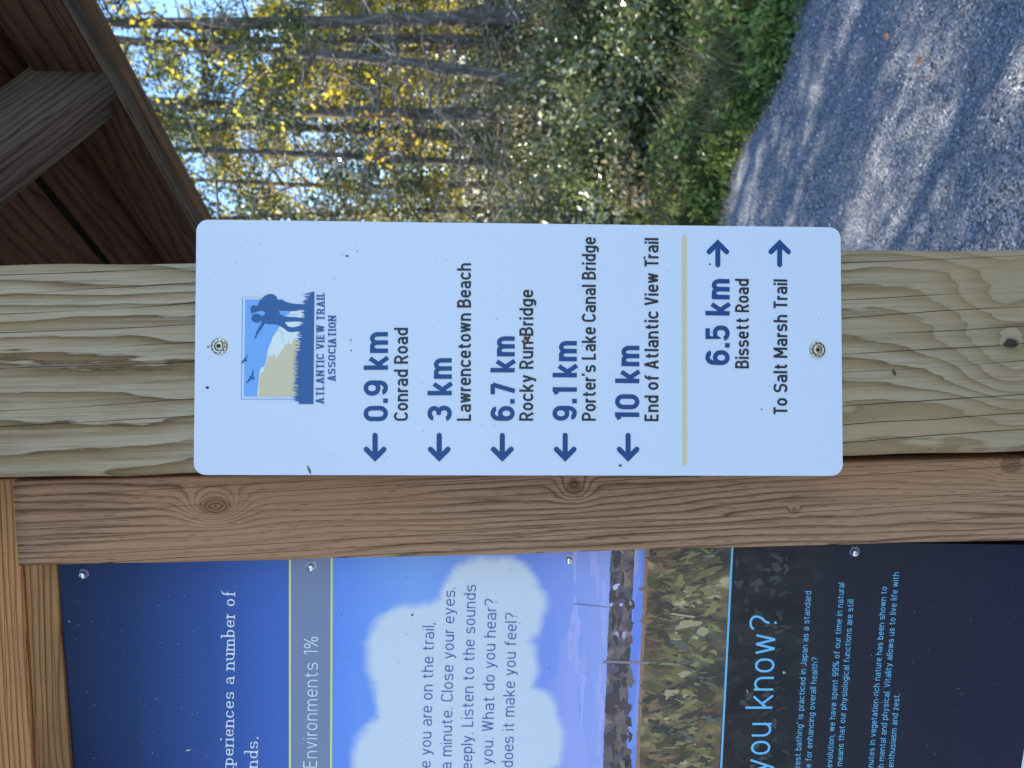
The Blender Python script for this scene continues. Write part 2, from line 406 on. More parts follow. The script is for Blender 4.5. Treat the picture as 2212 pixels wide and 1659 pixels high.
# ---- roof: ridge runs away from the viewer, this side falls to the right
D = Vector((-.408, .913, 0)); E = Vector((.913, .408, 0)); TH = math.atan(.727)
RM = Matrix.Identity(4)
for i in range(3): RM[i][0] = E[i]; RM[i][1] = D[i]; RM[i][2] = (0, 0, 1)[i]; RM[i][3] = (0, 0, CAMZ)[i]
ZE = .55
R_L, R_M, R_D = (.12, .052, .030), (.07, .03, .018), (.018, .008, .005)
M_ROOF = wood('roof_board_wood', R_L, R_M, R_D, rings=70, amp=6, sx=8, sz=1.4, along='y2', cracks=None, seed=3.3)
def wood_y(name, l, m_, d, **k):
    """same wood with the grain along local y: the board is modelled along z and turned"""
    return wood(name, l, m_, d, **k)
def timber(name, p0_, p1_, wdt, thk, updir, mat, rad=.002, seed=0):
    """bar from p0 to p1 (local z along it), width along x, thickness along y"""
    p0_, p1_ = Vector(p0_), Vector(p1_); ez = (p1_ - p0_).normalized(); ex = Vector(updir).normalized()
    ex = (ex - ez * ex.dot(ez)).normalized(); ey = ez.cross(ex)
    mm = Matrix.Identity(4)
    for i in range(3): mm[i][0] = ex[i]; mm[i][1] = ey[i]; mm[i][2] = ez[i]; mm[i][3] = p0_[i]
    L = (p1_ - p0_).length
    vs, fs = bar_mesh(-wdt / 2, wdt / 2, 0, L, thk, rad, 14, .0006, seed, -thk / 2)
    return py(name, vs, fs, mat, kiosk, mm, True)
M_ROOFW = [wood('roof_board_wood_%s' % nm, tuple(q * k for q in R_L), tuple(q * k for q in R_M), tuple(q * k for q in R_D), rings=40, amp=7, sx=9, sz=1.3, relief=.2, wild=.6, streak=.55, cracks=(30, .02, .2), seed=sd_, knots=kk)
           for nm, k, sd_, kk in (('red', 1.0, 1, [(.02, 1.1, .012, 2, 1.3)]), ('brown', 1.25, 5, [(-.03, .9, .011, 2, 1.3), (.03, 1.4, .009, 2, 1.2)]), ('dark', .7, 9, []))]
def rl(e, s, z): return CAM + E * e + D * s + Vector((0, 0, z))
S0, S1 = .42, 3.0
slopeR = (E * math.cos(TH) - Vector((0, 0, 1)) * math.sin(TH))      # down the right slope
slopeL = (-E * math.cos(TH) - Vector((0, 0, 1)) * math.sin(TH))
nR = (E * math.sin(TH) + Vector((0, 0, 1)) * math.cos(TH)); nL = (-E * math.sin(TH) + Vector((0, 0, 1)) * math.cos(TH))
RAF = .095                                                          # rafter depth
EAV = rl(.893, 0, ZE + .012) + nR * (RAF + .01)
RIDGE_LEN = 1.30
wd = .142; gaps = [.013, .006, .008, .004, .005, .004, .012, .004, .004]
pos = wd / 2 + .002
bi = 0
while pos < RIDGE_LEN:
    c0 = EAV - slopeR * pos
    o = timber('roof_board', c0 + D * S0, c0 + D * S1, wd, .02, slopeR, M_ROOFW[bi % 3], seed=bi)
    pos += wd + gaps[bi % len(gaps)]; bi += 1
RIDGE = EAV - slopeR * RIDGE_LEN
pos = wd / 2 + .03; k = 0
while pos < 1.35:
    c0 = RIDGE + slopeL * pos
    timber('roof_board', c0 + D * S0, c0 + D * S1, wd, .02, slopeL, M_ROOFW[(k + 1) % 3], seed=40 + k)
    pos += wd + gaps[k % len(gaps)]; k += 1
M_FELT = flat('roofing_felt', (.03, .03, .03), .95)
for nm, cc, dr, nn in (('roofing_sheet', RIDGE, slopeR, nR), ('roofing_sheet', RIDGE, slopeL, nL)):
    L = 1.33 if nn is nR else 1.38
    a0 = cc + nn * .016 + D * (S0 - .02); a1 = cc + nn * .016 + D * (S1 + .02)
    q = [a0, a1, a1 + dr * L, a0 + dr * L]; vs = q + [p + nn * .006 for p in q]
    py(nm, vs, [(0, 1, 2, 3), (4, 5, 6, 7), (0, 1, 5, 4), (1, 2, 6, 5), (2, 3, 7, 6), (3, 0, 4, 7)], M_FELT, kiosk)
G_L, G_M, G_D = (.185, .148, .11), (.12, .095, .07), (.045, .034, .025)
M_RAFT = wood('rafter_wood', G_L, G_M, G_D, rings=90, amp=6, sx=12, sz=1.6, relief=.2, wild=.7, streak=.5, cracks=(90, .04, .4), seed=6.1)
M_FASC = wood('fascia_wood', (.26, .165, .10), (.19, .115, .07), (.09, .05, .03), rings=80, amp=5, sx=10, sz=1.6, relief=.2, wild=.6, streak=.4, cracks=(60, .03, .3), seed=7.7)
def rafter(s, off=0.0, depth=RAF, wid=.038, short=0):
    end = rl(.872, s, ZE + off) ; end = end + nR * (depth / 2) - slopeR * short
    st = end - slopeR * (RIDGE_LEN - .05 - short)
    timber('rafter', st, end, depth, wid, nR, M_RAFT, .002, int(s * 10))
rafter(.872, wid=.044); rafter(.918, .022, .075, .034); rafter(1.55); rafter(2.2); rafter(2.85)
for s in (.868, 1.55, 2.2, 2.85):
    st = RIDGE + slopeL * .04 - nL * (.01 + RAF / 2) + D * s; timber('rafter', st, st + slopeL * 1.25, RAF, .038, nL, M_RAFT, .002, 77)
timber('eave_beam', rl(.886, S0, ZE + .053), rl(.886, S1, ZE + .053), .098, .024, (0, 0, 1), M_ROOFW[0], .002, 12)
timber('eave_trim', rl(.8895, S0, ZE - .0), rl(.8895, S1, ZE - .0), .006, .031, (0, 0, 1), M_RAFT, .001, 18)
timber('fascia_board', rl(.9185, S0 - .02, ZE + .055), rl(.9185, S1 + .02, ZE + .055), .130, .026, (0, 0, 1), M_FASC, .002, 13)
timber('drip_edge', rl(.940, S0 - .02, ZE + .085), rl(.940, S1 + .02, ZE + .085), .06, .012, (0, 0, 1), M_RAFT, .002, 15)
timber('ridge_beam', RIDGE + D * S0 - Vector((0, 0, .07)), RIDGE + D * S1 - Vector((0, 0, .07)), .1, .038, (0, 0, 1), M_RAFT, .002, 14)
# far posts that carry the rest of the roof
for (e_, s_) in ((-.55, 2.3),):
    p = rl(e_, s_, 0); vs, fs = bar_mesh(-.09, .09, 0, 2.9, .18, .012, 20, .001, 9)
    mm = Matrix.Translation(Vector((p.x, p.y, 0))); py('post', vs, fs, M_POST, kiosk, mm, True)

# ================================================================== STROKE LETTERS
def rp(pts, r=.2, closed=False, n=7):
    """polyline with rounded corners; a point may carry its own radius as third value"""
    P = [Vector(p[:2]) for p in pts]; RR = [p[2] if len(p) > 2 else r for p in pts]
    N = len(P); out = []
    for i in range(N):
        if not closed and i in (0, N - 1): out.append(P[i]); continue
        a, b, c = P[i - 1], P[i], P[(i + 1) % N]
        la, lc = (a - b).length, (c - b).length
        fa = .5 if (closed or i - 1 > 0) else 1; fc = .5 if (closed or i + 1 < N - 1) else 1
        ra = min(RR[i], la * fa); rc = min(RR[i], lc * fc)
        if RR[i] < 1e-4: out.append(b); continue
        s = b + (a - b).normalized() * ra; e = b + (c - b).normalized() * rc
        k = .56
        c1 = s + (b - s) * k; c2 = e + (b - e) * k
        for j in range(n + 1):
            t = j / n; out.append(s * (1 - t) ** 3 + c1 * 3 * t * (1 - t) ** 2 + c2 * 3 * t * t * (1 - t) + e * t ** 3)
    res = [out[0]]
    for p in out[1:]:
        if (p - res[-1]).length > 1e-5: res.append(p)
    if closed and (res[0] - res[-1]).length < 1e-5: res.pop()
    return (res, closed)
def glyph(ch, w, xh, asc=1.0, ks=1.0):
    b = w / 2; x = xh - w / 2; c = 1 - w / 2; dsc = -.22; m = xh * .52; W = .37 * ks; C = .44 * ks; r = .24 * ks
    L = lambda *p: rp(p, 0)
    ring = lambda x0, x1, y0, y1, q=r: rp([(x0, y0), (x1, y0), (x1, y1), (x0, y1)], q, True)
    se = []
    if ch == ' ': return [], .20, []
    if ch == 'a': return [rp([(.03, x - .09), (.03, x), (W, x), (W, 0)], r), rp([(W, m), (0, m), (0, b), (W, b, .12)], .15)], W, [(W, 0, .6)]
    if ch == 'b': return [L((0, 0), (0, asc)), ring(0, W, b, x)], W, [(0, asc, -1)]
    if ch == 'c': return [rp([(W, x - .12), (W, x), (0, x), (0, b), (W, b), (W, b + .12)], r)], W, []
    if ch == 'd': return [L((W, 0), (W, asc)), ring(0, W, b, x)], W, [(W, asc, -1), (W, 0, 1)]
    if ch == 'e': return [rp([(0, m), (W, m, 0), (W, x), (0, x), (0, b), (W, b), (W, b + .1)], r)], W, []
    if ch == 'f': return [rp([(.1, 0), (.1, c), (.3, c)], .18), L((-.02, x), (.27, x))], .27, [(.1, 0, 0)]
    if ch == 'g': return [ring(0, W, b, x), rp([(W, xh), (W, dsc + b), (.03, dsc + b), (.03, dsc + b + .05)], .2)], W, []
    if ch == 'h': return [L((0, 0), (0, asc)), rp([(0, x - .22), (0, x), (W, x), (W, 0)], r)], W, [(0, 0, 0), (W, 0, 0), (0, asc, -1)]
    if ch == 'i': return [L((0, 0), (0, xh)), L((0, 1 - w * 1.05), (0, 1))], 0, [(0, 0, 0), (0, xh, -1)]
    if ch == 'j': return [rp([(0, xh), (0, dsc + b), (-.14, dsc + b)], .12), L((0, 1 - w), (0, 1))], 0, []
    if ch == 'k': return [L((0, 0), (0, asc)), L((W * .98, xh), (w * .3, xh * .36)), L((W * .33, xh * .55), (W + .02, 0))], W, [(0, 0, 0), (W, 0, 0)]
    if ch == 'l': return [L((0, 0), (0, asc))], 0, [(0, 0, 0), (0, asc, -1)]
    if ch == 'm': return [L((0, 0), (0, xh)), rp([(0, x - .2), (0, x), (W * .87, x), (W * .87, 0)], r), rp([(W * .87, x - .2), (W * .87, x), (W * 1.74, x), (W * 1.74, 0)], r)], W * 1.74, [(0, 0, 0), (W * .87, 0, 0), (W * 1.74, 0, 0), (0, xh, -1)]
    if ch == 'n': return [L((0, 0), (0, xh)), rp([(0, x - .2), (0, x), (W, x), (W, 0)], r)], W, [(0, 0, 0), (W, 0, 0), (0, xh, -1)]
    if ch == 'o': return [ring(0, W, b, x)], W, []
    if ch == 'p': return [L((0, dsc), (0, xh)), ring(0, W, b, x)], W, [(0, dsc, 0), (0, xh, -1)]
    if ch == 'r': return [L((0, 0), (0, xh)), rp([(0, x - .22), (0, x), (.22, x)], .2)], .15, [(0, 0, 0), (0, xh, -1)]
    if ch == 's': return [rp([(W - .02, x - .1), (W - .02, x), (0, x), (0, m), (W, m), (W, b), (0, b), (0, b + .1)], .16)], W, []
    if ch == 't': return [rp([(.1, .9), (.1, b), (.28, b)], .14), L((-.02, x), (.27, x))], .27, []
    if ch == 'u': return [rp([(0, xh), (0, b), (W, b), (W, b + .2)], r), L((W, 0), (W, xh))], W, [(0, xh, -1), (W, xh, -1), (W, 0, 1)]
    if ch == 'v': return [L((0, xh), (W / 2, b * .4)), L((W / 2, b * .4), (W, xh))], W, []
    if ch == 'w': return [L((0, xh), (W * .36, b * .5)), L((W * .36, b * .5), (W * .75, xh)), L((W * .75, xh), (W * 1.14, b * .5)), L((W * 1.14, b * .5), (W * 1.5, xh))], W * 1.5, []
    if ch == 'x': return [L((0, 0), (W, xh)), L((0, xh), (W, 0))], W, [(0, 0, 0), (W, 0, 0), (0, xh, 0), (W, xh, 0)]
    if ch == 'y': return [L((0, xh), (W / 2, b * .5)), rp([(W, xh), (W * .42, -.03), (W * .3, dsc + b), (0, dsc + b)], .1)], W, []
    if ch == 'z': return [L((0, x), (W, x)), L((W - b * .5, x), (b * .5, b)), L((0, b), (W, b))], W, []
    if ch == 'A': return [L((0, 0), (C / 2 + .01, 1)), L((C / 2 + .01, 1), (C + .02, 0)), L((C * .2, .28), (C * .83, .28))], C + .02, [(0, 0, 0), (C, 0, 0)]
    if ch == 'B': return [rp([(0, b), (0, c), (C * .9, c), (C * .9, .53), (0, .53)], .2), L((0, 0), (0, 1)), rp([(0, .53), (C, .53), (C, b), (0, b)], .22)], C, [(-.03, 0, 0), (-.03, 1, 0)]
    if ch == 'C': return [rp([(C, c - .17), (C, c), (0, c), (0, b), (C, b), (C, b + .17)], r)], C, []
    if ch == 'E': return [L((0, 0), (0, 1)), L((0, c), (C * .85, c)), L((0, b), (C * .88, b)), L((0, .52), (C * .78, .52))], C * .86, [(-.03, 0, 0), (-.03, 1, 0)]
    if ch == 'I': return [L((0, 0), (0, 1))], 0, [(0, 0, 0), (0, 1, 0)]
    if ch == 'J': return [rp([(C * .7, 1), (C * .7, b), (0, b), (0, b + .16)], .2)], C * .7, []
    if ch == 'L': return [L((0, 0), (0, 1)), L((0, b), (C * .82, b))], C * .78, [(-.01, 0, 0), (0, 1, 0)]
    if ch == 'M': return [L((0, 0), (0, 1)), L((C * 1.25, 0), (C * 1.25, 1)), L((b * .4, 1 - b), (C * .625, .3)), L((C * .625, .3), (C * 1.25 - b * .4, 1 - b))], C * 1.25, []
    if ch == 'N': return [L((0, 0), (0, 1)), L((C, 0), (C, 1)), L((0, 1 - b), (C, b))], C, [(0, 0, 0), (0, 1, 0), (C, 1, 0)]
    if ch == 'O': return [ring(0, C * 1.04, b, c)], C * 1.04, []
    if ch == 'P': return [L((0, 0), (0, 1)), rp([(0, c), (C, c), (C, .45), (0, .45)], .24)], C, [(0, 0, 0)]
    if ch == 'R': return [L((0, 0), (0, 1)), rp([(0, c), (C * .95, c), (C * .95, .47), (0, .47)], .24), L((C * .5, .47), (C, 0))], C, [(0, 0, 0), (C, 0, 0), (-.02, 1, 0)]
    if ch == 'S': return [rp([(C, c - .14), (C, c), (0, c), (0, .52), (C, .52), (C, b), (0, b), (0, b + .14)], .2)], C, []
    if ch == 'T': return [L((C / 2, 0), (C / 2, 1)), L((-.02, c), (C + .02, c))], C - .05, [(C / 2, 0, 0)]
    if ch == 'V': return [L((0, 1), (C / 2, b * .3)), L((C / 2, b * .3), (C, 1))], C, [(0, 1, 0), (C, 1, 0)]
    if ch == 'W': return [L((0, 1), (C * .36, b * .3)), L((C * .36, b * .3), (C * .72, 1)), L((C * .72, 1), (C * 1.08, b * .3)), L((C * 1.08, b * .3), (C * 1.44, 1))], C * 1.44, [(0, 1, 0), (C * .72, 1, 0), (C * 1.44, 1, 0)]
    if ch == '0': return [ring(0, C * .95, b, c)], C * .95, []
    if ch == '1': return [L((C * .42, 0), (C * .42, 1)), L((0, c - .09), (C * .42, c))], C * .42, []
    if ch == '3': return [rp([(.01, c - .15), (.01, c), (C * .92, c), (C * .92, .54), (.14, .54)], .2), rp([(.14, .54), (C * .95, .54), (C * .95, b), (0, b), (0, b + .15)], .22)], C * .95, []
    if ch == '5': return [L((.04, c), (C * .88, c)), rp([(.04, c + b * .9), (.02, .5, 0), (.06, .6, .04), (C * .95, .6), (C * .95, b), (0, b), (0, b + .15)], .22)], C * .95, []
    if ch == '6': return [ring(0, C * .95, b, .6), rp([(0, .35), (0, c), (C * .9, c), (C * .9, c - .14)], .26)], C * .95, []
    if ch == '7': return [L((0, c), (C * .95, c)), L((C * .9, c), (C * .3, 0))], C * .92, []
    if ch == '9': return [ring(0, C * .95, .4, c), rp([(C * .95, .65), (C * .95, b), (.04, b), (.04, b + .14)], .26)], C * .95, []
    if ch == '.': return [L((0, 0), (0, w * 1.05))], 0, []
    if ch == ',': return [L((0, w), (-.05, -.14))], 0, []
    if ch == '-': return [L((0, .36), (.2, .36))], .2, []
    if ch == "'": return [L((0, 1), (-.02, .78))], 0, []
    if ch == '"': return [L((0, 1), (-.02, .8)), L((.12, 1), (.10, .8))], .1, []
    if ch == '?': return [rp([(0, c - .13), (0, c), (C * .85, c), (C * .85, .58), (C * .42, .42), (C * .42, .26)], .2), L((C * .42, 0), (C * .42, w))], C * .85, []
    if ch == '%': return [ring(0, .24, .52 + b, c, .12), ring(.46, .70, b, .48 - b, .12), L((.12, 0), (.58, 1))], .70, []
    return [ring(0, W, b, x)], W, []
def strip(P, closed, w, contrast=None):
    """flat band of width w along polyline P, mitred; returns verts2d, faces"""
    n = len(P); vs = []; fs = []
    for i in range(n):
        if closed: a, b, c = P[i - 1], P[i], P[(i + 1) % n]
        else: a, b, c = P[max(i - 1, 0)], P[i], P[min(i + 1, n - 1)]
        d1 = (b - a); d2 = (c - b)
        if d1.length < 1e-9: d1 = d2
        if d2.length < 1e-9: d2 = d1
        d1 = d1.normalized(); d2 = d2.normalized(); t = d1 + d2
        t = t.normalized() if t.length > 1e-6 else d1
        nn = Vector((-t.y, t.x)); k = 1 / max(.55, nn.dot(Vector((-d1.y, d1.x))))
        ww = w * (1 if contrast is None else contrast + (1 - contrast) * abs(t.y)) / 2 * k
        vs += [b + nn * ww, b - nn * ww]
    m = n if closed else n - 1
    for i in range(m):
        j = (i + 1) % n; fs.append((2 * i, 2 * i + 1, 2 * j + 1, 2 * j))
    return vs, fs
def text_obj(name, frame, s, p0, p1, cap, mat, parent, w=.15, xh=.72, gap=.15, serif=False, off=-.0004, ks=1.0, contrast=None, ends=None):
    """letters of string s from picture-point p0 to p1 along the baseline; cap height in picture units"""
    A = Vector(frame.loc(*p0)); B = Vector(frame.loc(*p1)); ux = (B - A).normalized(); uz = Vector((-ux.y, ux.x))
    mid = ((p0[0] + p1[0]) / 2, (p0[1] + p1[1]) / 2)
    h = (Vector(frame.loc(mid[0] - cap, mid[1])) - Vector(frame.loc(*mid))).length
    items = []; pen = 0
    for i, ch in enumerate(s):
        st, adv, se = glyph(ch, w, xh, 1.0, ks)
        items.append((pen + (w / 2 if ch != ' ' else 0), st, se))
        pen += adv + (w if ch != ' ' else 0) + gap
    total = pen - gap
    kx = ((B - A).length / h) / total
    V2 = []; FF = []; lay = []; nlay = 0
    for ox, st, se in items:
        for (P, cl) in st:
            PP = [Vector(((ox + p.x) * kx, p.y)) for p in P]
            vs, fs = strip(PP, cl, w * min(1.0, .35 + .65 * kx) if kx < 1 else w, contrast)
            base = len(V2); V2 += vs; lay += [nlay % 5] * len(vs); FF += [tuple(base + q for q in f) for f in fs]; nlay += 1
        if serif:
            for (sx, sy, kind) in se:
                t = .032 if contrast else .05; hl = .10 + w * .5
                x0, x1 = (sx - hl, sx + hl) if kind == 0 else ((sx - hl, sx) if kind < 0 else (sx, sx + hl))
                yy = sy + t if sy <= 0.001 else sy - t
                vs = [Vector(((ox + x0) * kx, yy - t)), Vector(((ox + x1) * kx, yy - t)), Vector(((ox + x1) * kx, yy + t)), Vector(((ox + x0) * kx, yy + t))]
                base = len(V2); V2 += vs; lay += [5 + nlay % 3] * 4; FF.append((base, base + 1, base + 2, base + 3)); nlay += 1
    vs = []
    for v, l in zip(V2, lay):
        p = A + ux * (v.x * h) + uz * (v.y * h); vs.append((p.x, off - l * .000015, p.y))
    o = py(name, vs, FF, mat, parent, frame.m)
    return o

# ================================================================== TRAIL SIGN
def ctr(p): return Vector(p)
sg = empty('trail_sign', FS.o)
tag(sg, 'white distance sign of the trail association screwed to the thick post', 'sign')
n = NB('white_sign_face', .38, .5)
nn_ = n.noise(n.co(), 9, 3); d_ = n.noise(n.co(), 420, 2)
c = n.mix(n.mul(n.step(nn_, .4, .7), .12), (.755, .77, .81), (.70, .72, .78))
c = n.mix(n.mul(n.step(d_, .74, .78), .35), c, (.3, .28, .28))
M_SIGN = n.color(c)
corners = [FS.loc(424, 474), FS.loc(1816, 491), FS.loc(1821, 1028), FS.loc(418, 1026)]
def rounded(pts, r, n=9):
    o = rp([(p[0], p[1]) for p in pts], r, True, n)[0]; return [(p.x, p.y) for p in o]
slab('sign_plate', FS, rounded(corners, .0105), .0022, M_SIGN, sg, 0, .0004)
BL = [alb(44, 88, 155), alb(24, 70, 140), alb(30, 68, 135), alb(66, 86, 128)]
M_BLUE = flat('sign_blue_print', alb(22, 66, 138), .4); M_INK = flat('sign_black_print', alb(38, 42, 60), .4)
M_TAN = flat('sign_tan_print', alb(172, 184, 178), .4)
rowsT = [('0.9 km', 838, 910, 717, 'Conrad Road', 881.5, 909, 708, 810.3),
         ('3 km', 976, 909, 773.5, 'Lawrencetown Beach', 1017.5, 909, 568.7, 948.8),
         ('6.7 km', 1112, 909, 726.7, 'Rocky Run Bridge', 1152, 909, 626.2, 1085),
         ('9.1 km', 1246, 909, 736.7, "Porter's Lake Canal Bridge", 1287, 909, 512.8, 1220.8),
         ('10 km', 1381, 911, 747, 'End of Atlantic View Trail', 1422.4, 910, 514.6, 1356.6)]
def arrow(xc, tip, tail):
    s = 1 if tip > tail else -1
    A = lambda x, y: Vector(FS.loc(x, y))
    wv = .0046; vs = []; fs = []
    def seg(P, layer):
        P = [p for p in P]; v, f = strip(P, False, wv)
        b = len(vs); vs.extend([(q.x, -.0004 - layer * .00002, q.y) for q in v]); fs.extend([tuple(b + i for i in g) for g in f])
        for e in (P[0], P[-1]):
            b = len(vs); vs.extend([(e.x + wv / 2 * math.cos(k * .5236), -.0004 - (layer + 3) * .00002, e.y + wv / 2 * math.sin(k * .5236)) for k in range(12)]); fs.append(tuple(range(b, b + 12)))
    T = A(xc, tip - s * 6); seg([A(xc, tail + s * 5), T], 0)
    seg([A(xc - 19, tip - s * 25), T, A(xc + 19, tip - s * 25)], 1)
    return py('arrow', vs, fs, M_BLUE, sg, FS.m)
for (big, bx, y0, y1, small, sx_, z0, z1, ax_) in rowsT:
    text_obj('distance_lettering', FS, big, (bx, y0), (bx, y1), 52.5, M_BLUE, sg, w=.185, xh=.74, gap=.10 if big[0] != '1' else .12)
    text_obj('place_lettering', FS, small, (sx_, z0), (sx_, z1), 30.5, M_INK, sg, w=.158, xh=.73, gap=.095)
    arrow(ax_, 995.5, 935.5)
text_obj('distance_lettering', FS, '6.5 km', (1576, 789), (1576, 603), 52.5, M_BLUE, sg, w=.185, xh=.74, gap=.10)
text_obj('place_lettering', FS, 'Bissett Road', (1617.5, 796), (1617.5, 603), 30, M_INK, sg, w=.158, xh=.73, gap=.095)
text_obj('place_lettering', FS, 'To Salt Marsh Trail', (1700.5, 897), (1700.5, 604), 30, M_INK, sg, w=.158, xh=.73, gap=.095)
arrow(1550.4, 519, 577); arrow(1683.9, 519, 577)
a = Vector(FS.loc(1478, 513)); b = Vector(FS.loc(1479, 1000)); v2, f2 = strip(rp([b, a], 0)[0], False, .0043)
vs = [(q.x, -.0004, q.y) for q in v2]; fs = list(f2)
for e in (a, b):
    k0 = len(vs); vs += [(e.x + .00215 * math.cos(k * .45), -.00042, e.y + .00215 * math.sin(k * .45)) for k in range(14)]; fs.append(tuple(range(k0, k0 + 14)))
py('divider_line', vs, fs, M_TAN, sg, FS.m)
# --- association emblem
def lg(X, Y): return FS.loc(493.7 + .1819 * X, 603.4 + .1819 * Y)
def poly(name, pts, mat, off, tris=True):
    P = [lg(*q) for q in pts]; T3 = [Vector((p[0], p[1], 0)) for p in P]; fs = []
    for a, b, c in tessellate_polygon([T3]):
        cr = (P[b][0] - P[a][0]) * (P[c][1] - P[a][1]) - (P[b][1] - P[a][1]) * (P[c][0] - P[a][0])
        fs.append((a, b, c) if cr > 0 else (a, c, b))
    return py(name, [(p[0], off, p[1]) for p in P], fs, mat, sg, FS.m)
M_LSKY = flat('emblem_sky', alb(98, 158, 250), .4); M_LSAND = flat('emblem_sand', alb(172, 184, 180), .4)
M_LDARK = flat('emblem_dark_blue', alb(44, 88, 162), .4); M_LSURF = flat('emblem_surf', alb(196, 216, 246), .4)
M_LLINE = flat('emblem_outline', alb(120, 160, 235), .4)
poly('emblem_surf', [(340, 1385), (365, 1120), (380, 1058), (430, 1025), (470, 830), (520, 690), (605, 565), (610, 380), (900, 380), (900, 700), (800, 1385)], M_LSURF, -.00035)
poly('emblem_sky', [(200, 240), (620, 240), (640, 330), (745, 380), (690, 440), (625, 500), (600, 565), (560, 625), (522, 690), (505, 750), (480, 790), (465, 850), (455, 930), (432, 1030), (382, 1058), (366, 1120), (345, 1300), (335, 1390), (182, 1390)], M_LSKY, -.0004)
sand = [(355, 1390), (362, 1250), (375, 1120), (420, 1090), (435, 1040), (455, 970), (470, 925), (500, 905), (515, 925), (530, 900), (545, 880), (552, 915), (575, 945), (590, 895), (610, 895), (625, 850), (660, 810), (680, 770), (692, 790), (712, 730), (725, 775), (760, 760), (780, 695), (795, 720), (850, 740), (860, 1000), (840, 1390)]
poly('emblem_sand', sand, M_LSAND, -.00045)
ctrl = [(148, 990), (240, 935), (300, 925), (600, 880), (760, 858), (900, 838), (1200, 828), (1480, 833)]
edge_ = lambda Y: float(np.interp(Y, [c_[0] for c_ in ctrl], [c_[1] for c_ in ctrl]))
poly('emblem_ground', [(1020, 148)] + [(edge_(Y), Y) for Y in range(148, 1481, 36)] + [(833, 1480), (1008, 1482)], M_LDARK, -.0005)
rg = random.Random(3); gv = []; gf = []
for _ in range(230):
    Y = rg.uniform(152, 1474); base = edge_(Y) + 8; hgt = rg.uniform(25, 95) * (.8 if 300 < Y < 640 else 1); lean = rg.uniform(-28, 28); w_ = rg.uniform(3.5, 7); b0 = len(gv)
    for q in ((base, Y - w_), (base - hgt * .5, Y - w_ * .6 + lean * .35), (base - hgt, Y + lean), (base - hgt * .5, Y + w_ * .6 + lean * .35), (base, Y + w_)):
        p = lg(*q); gv.append((p[0], -.00051 - (_ % 12) * 1.5e-6, p[1]))
    gf += [(b0, b0 + 1, b0 + 3, b0 + 4), (b0 + 1, b0 + 2, b0 + 3)]
o = py('emblem_grass', gv, gf, M_LDARK, sg, FS.m); o['kind'] = 'stuff'
fig = [(350, 300), (365, 260), (400, 225), (440, 190), (490, 175), (535, 180), (575, 210), (583, 245), (640, 240), (665, 262), (720, 280), (780, 293), (860, 296), (950, 303), (950, 365), (850, 362), (790, 375), (740, 378), (600, 374), (612, 395), (608, 415), (650, 430), (662, 443), (700, 445), (760, 448), (850, 455), (950, 460), (950, 502), (860, 505), (800, 500), (740, 505), (672, 508), (680, 530), (710, 560), (750, 572), (800, 565), (850, 550), (940, 545), (940, 605), (860, 618), (790, 622), (740, 628), (700, 618), (660, 585), (620, 560), (580, 540), (530, 533), (480, 535), (440, 525), (420, 545), (395, 590), (370, 620), (350, 655), (335, 668), (338, 690), (325, 700), (306, 720), (312, 690), (322, 660), (335, 620), (355, 580), (380, 540), (398, 505), (390, 485), (392, 445), (430, 418), (440, 392), (410, 376), (385, 372), (368, 385), (352, 372)]
poly('emblem_hikers', fig, M_LDARK, -.00055)
poly('emblem_hikers', [(335 + 63 * math.cos(k * .3307) , 462 + 53 * math.sin(k * .3307)) for k in range(19)], M_LDARK, -.0006)
poly('emblem_hikers', [(262, 340), (275, 318), (300, 309), (335, 312), (362, 330), (368, 360), (345, 385), (320, 395), (290, 398), (285, 412), (268, 410), (270, 390), (262, 370)], M_LDARK, -.00062)
poly('emblem_bird', [(205, 1242), (228, 1200), (252, 1168), (245, 1150), (268, 1152), (284, 1105), (291, 1053), (301, 1100), (296, 1150), (310, 1172), (305, 1196), (288, 1190), (272, 1188), (240, 1218)], M_LDARK, -.0006)
poly('emblem_bird', [(146, 1006), (172, 962), (186, 950), (179, 938), (195, 940), (214, 915), (221, 882), (227, 915), (212, 950), (224, 963), (218, 978), (200, 970), (178, 988)], M_LDARK, -.0006)
def lline(pts, wpx, mat, off):
    P = [Vector(lg(*p)) for p in pts]; v, f = strip(P, False, wpx * .1819 / F * .683)
    return py('emblem_outline', [(q.x, off, q.y) for q in v], f, mat, sg, FS.m)
lline([(165, 210), (152, 1424), (780, 1424)], 9, M_LLINE, -.0004); lline([(165, 211), (400, 211)], 7, M_TAN, -.00042)
lline([(585, 600), (640, 640), (655, 760)], 5, M_LSKY, -.00052); lline([(700, 390), (720, 420), (830, 425)], 7, M_LSKY, -.00052)
text_obj('emblem_lettering', FS, 'ATLANTIC VIEW TRAIL', (493.7 + .1819 * 1134, 603.4 + .1819 * 1478), (493.7 + .1819 * 1143, 603.4 + .1819 * 150), 17.6, M_LDARK, sg, w=.21, gap=.15, serif=True, contrast=.62, ks=1.05)
text_obj('emblem_lettering', FS, 'ASSOCIATION', (493.7 + .1819 * 1273, 603.4 + .1819 * 1208), (493.7 + .1819 * 1280, 603.4 + .1819 * 432), 17.6, M_LDARK, sg, w=.21, gap=.15, serif=True, contrast=.62, ks=1.05)

